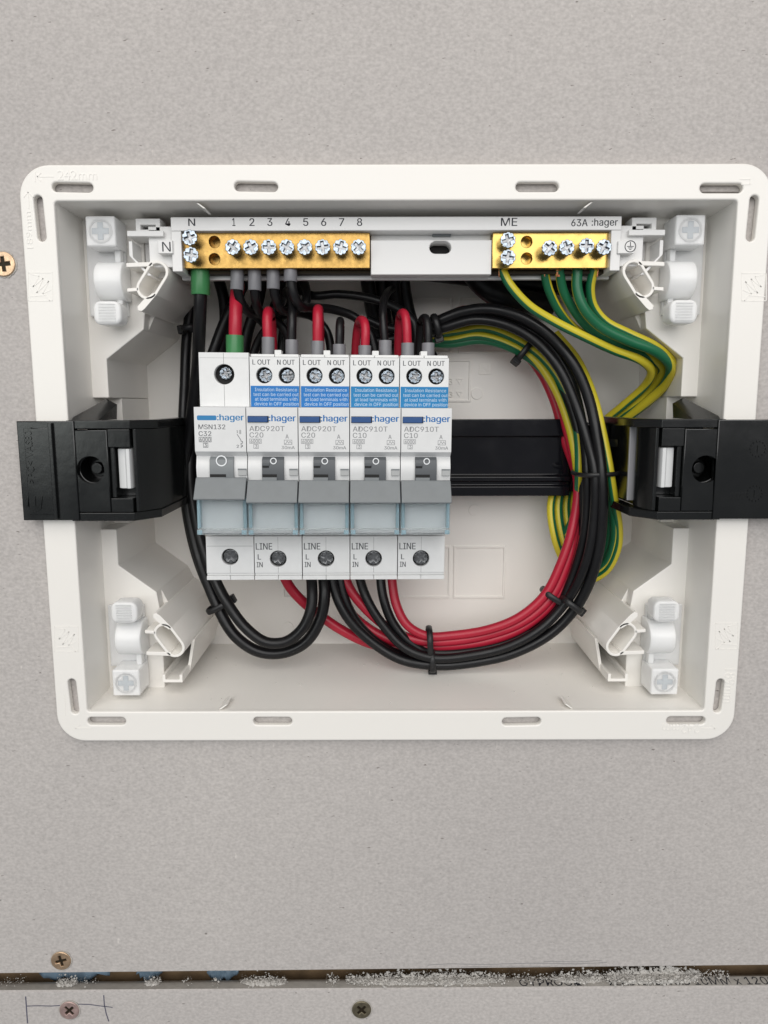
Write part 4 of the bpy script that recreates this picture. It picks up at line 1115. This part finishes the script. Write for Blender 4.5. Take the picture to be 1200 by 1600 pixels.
# earth wires from the short brass bar, bent back, looped behind the rail and up the right side
def ewire(pts, label, phase, twist=0.0, copper=None, r=1.72): wire('earth_wire', pts, r, EW, label, 'wire', None, (), phase, twist, 16, copper)
ewire([(784, 421, 18), (796, 444, 17), (826, 477, 18), (866, 503, 20), (915, 528, 22), (960, 548, 24), (1000, 562, 26), (1016, 578, 31), (1006, 602, 39), (972, 634, 47), (938, 664, 54), (890, 725, 57), (863, 780, 53), (865, 830, 50), (882, 876, 48), (914, 905, 45), (943, 893, 42), (963, 858, 36), (966, 825, 32), (958, 775, 27), (951, 725, 26), (943, 680, 30), (928, 620, 38), (902, 560, 47), (868, 520, 53)], 'green and yellow earth wire starting furthest left at the earth bar', [(0, .35), (60, .32), (85, .02), (400, .1)], 0.0, (784, 424, 18))
ewire([(850, 421, 20), (857, 452, 22), (873, 485, 26), (897, 512, 29), (940, 539, 31), (995, 560, 32), (1022, 574, 36), (1016, 598, 43), (985, 625, 49), (952, 650, 56), (908, 710, 61), (886, 780, 57), (889, 825, 54), (901, 862, 51), (920, 884, 47), (941, 872, 43), (951, 835, 38), (948, 780, 34), (941, 730, 32)], 'green and yellow earth wire second from left at the earth bar', [(0, .48), (45, .42), (65, .15), (90, 0), (400, .08)], 0.0, (850, 424, 20), 1.7)
ewire([(874, 421, 18), (879, 452, 21), (898, 488, 24), (925, 518, 26), (965, 541, 28), (1012, 558, 30), (1036, 577, 35), (1022, 602, 42), (990, 631, 48), (958, 657, 55), (918, 710, 60), (897, 780, 57), (900, 825, 54), (910, 855, 52), (926, 870, 49), (940, 850, 46), (944, 800, 42)], 'green and yellow earth wire in the middle at the earth bar', [(0, .80), (42, .74), (58, .25), (90, 0)], 0.0, (874, 424, 18))
ewire([(902, 421, 18), (902, 452, 18), (913, 482, 18), (940, 511, 19), (982, 533, 20), (1026, 551, 22), (1047, 573, 27), (1037, 602, 36), (1003, 633, 45), (968, 661, 53), (900, 722, 58), (874.5, 780, 55), (877, 828, 52), (892, 870, 49), (918, 895, 46), (945, 880, 41), (958, 845, 36), (959, 810, 32), (952, 765, 29)], 'thick mostly green earth wire, second from the right at the earth bar', [(0, .80), (44, .74), (62, .25), (100, 0), (400, .1)], 0.0, (902, 424, 18), 1.95)
ewire([(928, 421, 18), (922, 450, 20), (926, 478, 22), (945, 503, 23), (982, 522, 23), (1025, 541, 24), (1052, 566, 29), (1043, 598, 38), (1012, 630, 46), (980, 655, 53), (940, 700, 58)], 'green and yellow earth wire furthest right at the earth bar', [(0, .40), (62, .40), (90, .2)], 0.0, (928, 424, 18))
# earth wires in the tied bundle above the rail
ewire([(680, 523, 54), (720, 517, 52), (755, 513, 50), (800, 527, 49), (845, 557, 48), (878, 603, 46), (900, 668, 42), (905, 738, 37), (900, 800, 45), (880, 840, 52)], 'earth wire with yellow uppermost in the arched bundle behind the black wires', [(0, .36), (200, .34)])
ewire([(660, 528, 56), (700, 531, 54), (745, 524, 52), (795, 538, 50), (838, 565, 49), (868, 608, 47), (890, 670, 44), (901, 738, 41), (903, 790, 48)], 'green earth wire in the middle of the arched bundle', [(0, .40), (42, .36), (66, .06), (200, 0)])
ewire([(660, 534, 57), (700, 538, 55), (755, 533, 53), (805, 547, 51), (845, 574, 50), (872, 615, 50), (889, 675, 48), (899, 740, 46)], 'green earth wire lowest in the arched bundle', [(0, .72), (200, .72)])
ewire([(745, 505, 52), (790, 513, 51), (835, 540, 50), (872, 583, 48), (897, 645, 44), (908, 720, 40), (911, 770, 42)], 'earth wire tucked between the arched earths and the black loop', [(0, .36), (200, .36)])

# ------------------------------------------------------------------ cable ties
def tie(q, tang, ru, rv, label, head_ang, wide=1.25):
    """q pixel/depth of the middle; tang = direction of the bundle; ru across, rv in depth"""
    c = U(*q)
    t = Vector(tang).normalized()
    v = Vector((0, 1, 0))
    v = (v - t * v.dot(t)).normalized()
    u = t.cross(v).normalized()
    pts = []
    k = 36
    for i in range(k):
        a = 2 * math.pi * i / k
        ca, sa = math.cos(a), math.sin(a)
        e = 0.75
        pts.append(c + u * ru * math.copysign(abs(ca) ** e, ca) + v * rv * math.copysign(abs(sa) ** e, sa))
    o = MB().tube(pts, 1, 8, flat=(0.55, wide), closed=True).build('cable_tie', M['tie'], None, 50)
    props(o, label, 'cable tie', 'black cable ties')
    a = math.radians(head_ang)
    h = c + u * ru * math.cos(a) * 1.08 + v * rv * math.sin(a) * 1.08
    n_ = (u * math.cos(a) + v * math.sin(a)).normalized()
    w_ = t.cross(n_)
    mb = MB()
    H = [h + n_ * (sx * 1.2 + 0.4) + w_ * sy * 1.7 + t * sz * 1.8 for sx in (-1, 1) for sy in (-1, 1) for sz in (-1, 1)]
    mb.add(H, [(0, 1, 3, 2), (4, 6, 7, 5), (0, 4, 5, 1), (2, 3, 7, 6), (0, 2, 6, 4), (1, 5, 7, 3)])
    me = mb.mesh()
    bm = bmesh.new(); bm.from_mesh(me); bmesh.ops.recalc_face_normals(bm, faces=bm.faces); bm.to_mesh(me); bm.free()
    link_mesh('tie_head', me, M['tie'], o, 35, 0.4)
    return o
tie((820, 545, 49), (0.8, 0, -0.6), 6.2, 4.2, 'cable tie round the arched earth wires above the rail', 200)
tie((930, 738, 33), (0.05, 0, -1), 8.6, 10.5, 'level cable tie round the whole bundle in front of the rail', 90, 0.9)
tie((864, 932, 37), (0.55, 0, 0.83), 5.6, 5.6, 'cable tie round the red wires at lower right of the loop', 172)
tie((893, 944, 33), (0.6, 0, 0.8), 4.8, 5.0, 'cable tie round the black wires at lower right of the loop', 170)
tie((671, 1003, 36), (1, 0, 0.03), 6.3, 6.0, 'cable tie round the red wires at the bottom of the loop', 270 - 90)
tie((675, 1031, 35), (1, 0, 0.05), 4.6, 5.2, 'cable tie round the black wires at the bottom of the loop', 175)
tie((343, 946, 38), (0.45, 0, -0.9), 5.4, 5.0, 'cable tie round the thick black loop at lower left', 0)
tie((681, 510, 42), (0.95, 0, 0.25), 4.6, 6.0, 'upright cable tie at the start of the black bundle beside the rightmost breaker', 180)
tie((297, 513, 52), (0.15, 0, -1), 3.2, 5.0, 'cable tie on the black wires at upper left behind the thick neutral', 180)

# ------------------------------------------------------------------ wall screws, gap, crumbs, writing
def wall_screw(q, r, m, label, ang):
    c = U(*q, WY)
    rec = cross(c.x, c.z, r * 0.14, r * 0.58, ang)
    o = plate('drywall_screw', [circ(c.x, c.z, r, 28), rec], WY - 0.7, 1.2, m, None, 0.3, 2)
    props(o, label, 'screw', 'screws in the plasterboard')
    rr_ = random.Random(int(q[0]))
    plate('torn_paper_ring', [[(c.x + r * w_ * math.cos(t_), c.z + r * w_ * math.sin(t_)) for t_, w_ in ((2 * math.pi * i / 40, rr_.uniform(1.04, 1.16)) for i in range(40))], circ(c.x, c.z, r * 0.98, 28)], WY - 0.28, 0.3, M['core'], o)
    MB().cyl((c.x, WY - 0.12, c.z), (0, 1, 0), r * 0.72, r * 0.3, 8, 16).build('shank', M['recess_shade'], o)  # coloured dark for the shade at the bottom of the cross
    return o
wall_screw((6, 413), 4.2, M['drywall_screw'], 'golden cross head screw at the left edge beside the enclosure', 0.1)
wall_screw((96, 1500), 4.0, M['drywall_screw'], 'golden cross head screw just above the plasterboard joint', 0.25)
wall_screw((109, 1577.5), 4.0, M['pink_screw'], 'pinkish cross head screw on the pencil mark below the joint', 0.75)
wall_screw((565, 1576.5), 3.9, M['dark_screw'], 'dark olive cross head screw below the joint at the bottom middle', 0.8)
# framing seen through the joint
zg = U(600, 1525, WY + 12).z
MB().box(-500, 500, WY + 14, WY + 60, zg - 25, zg + 25).build('timber_stud', M['timber'], None)
props(bpy.data.objects['timber_stud'], 'brown timber stud showing through the open plasterboard joint', 'stud')
rn = random.Random(5)
for k, (a, b, lab) in enumerate(((58, 170, 'longest pale blue film scrap in the joint, under the golden screw'), (212, 252, 'small pale blue film scrap in the joint, second from the left'), (322, 372, 'pale blue film scrap in the joint furthest to the right'))):
    p, q = U(a, 1525, WY + 9), U(b, 1524, WY + 9)
    m_ = 14
    vs, fs = [], []
    for i in range(m_ + 1):
        t = i / m_
        x = p.x + (q.x - p.x) * t
        ragged = rn.uniform(0.55, 1.15)
        for j in range(4):
            vs.append((x, WY + 10.5 + rn.uniform(-0.8, 0.8) + (0.12 if j == 3 else 0), zg + 4.5 - j * 2.3 * ragged * math.sin(math.pi * (0.10 + 0.8 * t)) + rn.uniform(-0.4, 0.4)))
    for i in range(m_):
        for j in range(3):
            fs.append((i * 4 + j, i * 4 + j + 1, i * 4 + j + 5, i * 4 + j + 4))
    o = MB().add(vs, fs).build('film_scrap', M['blue_film'], None, 60)
    sd = o.modifiers.new('thick', 'SOLIDIFY'); sd.thickness = 0.3 * MM
    props(o, lab, 'film scrap', 'blue film scraps in the joint')
# plaster crumbs lying along the joint
rn = random.Random(11)
mb = MB()
def lump(c, r):
    k1, k2 = 3, 5
    vs, fs = [], []
    sx, sy, sz = rn.uniform(0.8, 1.5), rn.uniform(0.7, 1.1), rn.uniform(0.6, 1.1)
    for i in range(k1 + 1):
        th = math.pi * i / k1
        for j in range(k2):
            ph = 2 * math.pi * (j + 0.5 * (i % 2)) / k2
            w = r * rn.uniform(0.45, 1.4)
            vs.append(Vector(c) + Vector((w * sx * math.sin(th) * math.cos(ph), w * sy * math.sin(th) * math.sin(ph), w * sz * math.cos(th))))
    for i in range(k1):
        for j in range(k2):
            fs.append((i * k2 + j, (i + 1) * k2 + j, (i + 1) * k2 + (j + 1) % k2, i * k2 + (j + 1) % k2))
    mb.add(vs, fs)
def yline(x): return 1531 - (x / 1200.0) ** 2 * 11
dens = ((0, 45, 20, .5), (88, 122, 26, .9), (122, 150, 8, .6), (225, 252, 22, .8), (285, 300, 5, .7), (330, 345, 6, 1.0), (375, 450, 60, .8), (510, 530, 14, 1.1), (540, 790, 420, 1.15), (790, 860, 40, .8), (860, 960, 120, 1.0), (950, 1095, 330, 1.5), (1095, 1140, 30, .9), (0, 600, 60, .35), (600, 1200, 60, .4))
for a, b, n_, big in dens:
    for k in range(n_ * 6 if big > 0.45 else n_):
        x = rn.uniform(a, b)
        mid = 1 - abs((x - a) / (b - a) * 2 - 1) ** 2 * 0.6
        dyp = rn.gauss(0, 4.5) * (0.6 + mid * 0.5 * big)
        yy = yline(x) + 1.5 + dyp
        dep = WY + 5.5 - max(0.0, (dyp + 2)) * 0.42
        if a in (0, 600) and n_ == 60:
            yy = yline(x) + rn.uniform(2, 22); dep = WY + 3.2 - (yy - yline(x)) * 0.17
        lump(U(x, yy, max(dep, WY - 0.4)), (0.08 + 0.42 * rn.random() ** 4) * big * (0.6 + 0.6 * mid))
for a, b, hgt in ((88, 120, .7), (226, 250, .7), (378, 448, .9), (545, 788, 1.0), (868, 940, .8), (955, 1090, 1.5)):
    m_ = int((b - a) / 2)
    vs, fs = [], []
    for i in range(m_ + 1):
        xp = a + (b - a) * i / m_
        env = min(1.0, 5 * i / m_, 5 * (m_ - i) / m_) * rn.uniform(0.5, 1.15) * hgt
        base = U(xp, yline(xp) + 2, WY + 5)
        for j in range(6):
            v = j / 5
            vs.append((base.x + rn.uniform(-0.2, 0.2), WY + 6.8 - v * (3.2 + 1.6 * env) + rn.uniform(-0.25, 0.25), zlow(base.x, zt1 + (zt0 + 0.2 - zt1) * max(0, min(1, 0.9 * v)), 1 - 0.9 * v) - 0.15 + env * (0.25 + 1.3 * math.sin(math.pi * min(1, v * 0.85 + 0.12))) * rn.uniform(0.55, 1.2) * (0 if j == 5 else 1)))
    for i in range(m_):
        for j in range(5):
            fs.append((i * 6 + j, i * 6 + j + 1, i * 6 + j + 7, i * 6 + j + 6))
    mb.add(vs, fs)
o = mb.build('plaster_crumbs', M['gypsum'], None, None)
props(o, 'white gypsum crumbs and dust scattered along the plasterboard joint', 'crumbs', None, 'stuff')
# print on the tapered edge and the pencil mark
def edge_text(s, px0, px1, pyb0, pyb1, ph):
    """print lying on the sloping edge of the lower board"""
    cu = bpy.data.curves.new('t', 'FONT'); cu.body = s; cu.font = FONT or cu.font; cu.resolution_u = 4
    me = eval_curve(cu)
    xs = [v.co.x for v in me.vertices]; hs = max(v.co.y for v in me.vertices)
    w0, w1 = min(xs), max(xs)
    P0, P1 = Vector((WY + 0.7, zt0 + 0.2)), Vector((WY + 5.6, zt1))
    for v in me.vertices:
        t = (v.co.x - w0) / (w1 - w0)
        xpix = px0 + (px1 - px0) * t
        x = U(xpix, 1535, WY + 2.5).x
        h = 0.08 + 0.84 * v.co.y / hs
        P = P0.lerp(P1, h)
        v.co = Vector((x, P.x, zlow(x, P.y, h) + 0.06))
    return link_mesh('edge_print', me, M['ink_black'], lower, None)
edge_text('GYPROCK', 812, 908, 0, 0, 0)
edge_text('PLASTERBOARD', 952, 1078, 0, 0, 0)
edge_text('10MM x 1200', 1085, 1212, 0, 0, 0)
def pencil(pts, w=0.42):
    P = [U(*q, WY - 0.05) for q in pts]
    vs, fs = [], []
    for i, p in enumerate(P):
        t = (P[min(i + 1, len(P) - 1)] - P[max(i - 1, 0)]).normalized()
        e = Vector((-t.z, 0, t.x)) * w / 2
        vs += [p - e, p + e]
    for i in range(len(P) - 1):
        fs.append((2 * i, 2 * i + 1, 2 * i + 3, 2 * i + 2))
    MB().add(vs, fs).build('pencil_line', M['pencil'], lower, None)
pencil([(40, 1557), (41, 1570), (42, 1585), (43, 1599)], 0.5)
pencil([(162, 1555), (163, 1570), (166, 1584), (170, 1596)], 0.45)
pencil([(42, 1572), (60, 1571.5), (80, 1572), (94, 1571)], 0.4)
pencil([(122, 1569), (140, 1569.5), (158, 1572), (176, 1574)], 0.4)

# stray plaster specks inside the box
mb = MB()
rn = random.Random(23)
for k in range(70):
    x, y = rn.uniform(-85, 85), rn.uniform(8, 66)
    t = (y - f0) / (BY - f0)
    lump((x, y, -(IZ + (bz - IZ) * t) + 0.1), 0.08 + 0.28 * rn.random() ** 3)
for k in range(40):
    lump(U(1019 + rn.gauss(0, 2.0), 178 + rn.gauss(0, 11), WY), 0.06 + 0.14 * rn.random())
for k in range(12):
    lump(U(1186 + rn.gauss(0, 1.2), 243 + rn.gauss(0, 3), WY), 0.06 + 0.12 * rn.random())
for q in ((925, 1035), (878, 1053), (912, 1050), (610, 1098), (1022, 185), (1018, 170)):
    lump(U(*q, 30 if q[1] > 900 and q[1] < 1090 else WY), 0.3)
o = mb.build('plaster_dust', M['gypsum'], None, None)
props(o, 'fine white plaster specks on the floor of the box and the board above', 'dust', None, 'stuff')

def faint(pts, w=0.3):
    P = [U(*q, WY - 0.04) for q in pts]
    vs, fs = [], []
    for i, p in enumerate(P):
        t = (P[min(i + 1, len(P) - 1)] - P[max(i - 1, 0)]).normalized()
        e = Vector((-t.z, 0, t.x)) * w / 2
        vs += [p - e, p + e]
    for i in range(len(P) - 1): fs.append((2 * i, 2 * i + 1, 2 * i + 3, 2 * i + 2))
    MB().add(vs, fs).build('pencil_line', M['faint_pencil'], ub, None)
M['faint_pencil'] = mat('faint_pencil', (0.30, 0.29, 0.29), 0.8)
faint([(668, 1508), (700, 1506), (760, 1507), (830, 1505), (900, 1506), (948, 1504)])
faint([(720, 1511), (780, 1509.5), (860, 1510)], 0.25)
faint([(850, 1502), (900, 1503), (940, 1501)], 0.25)
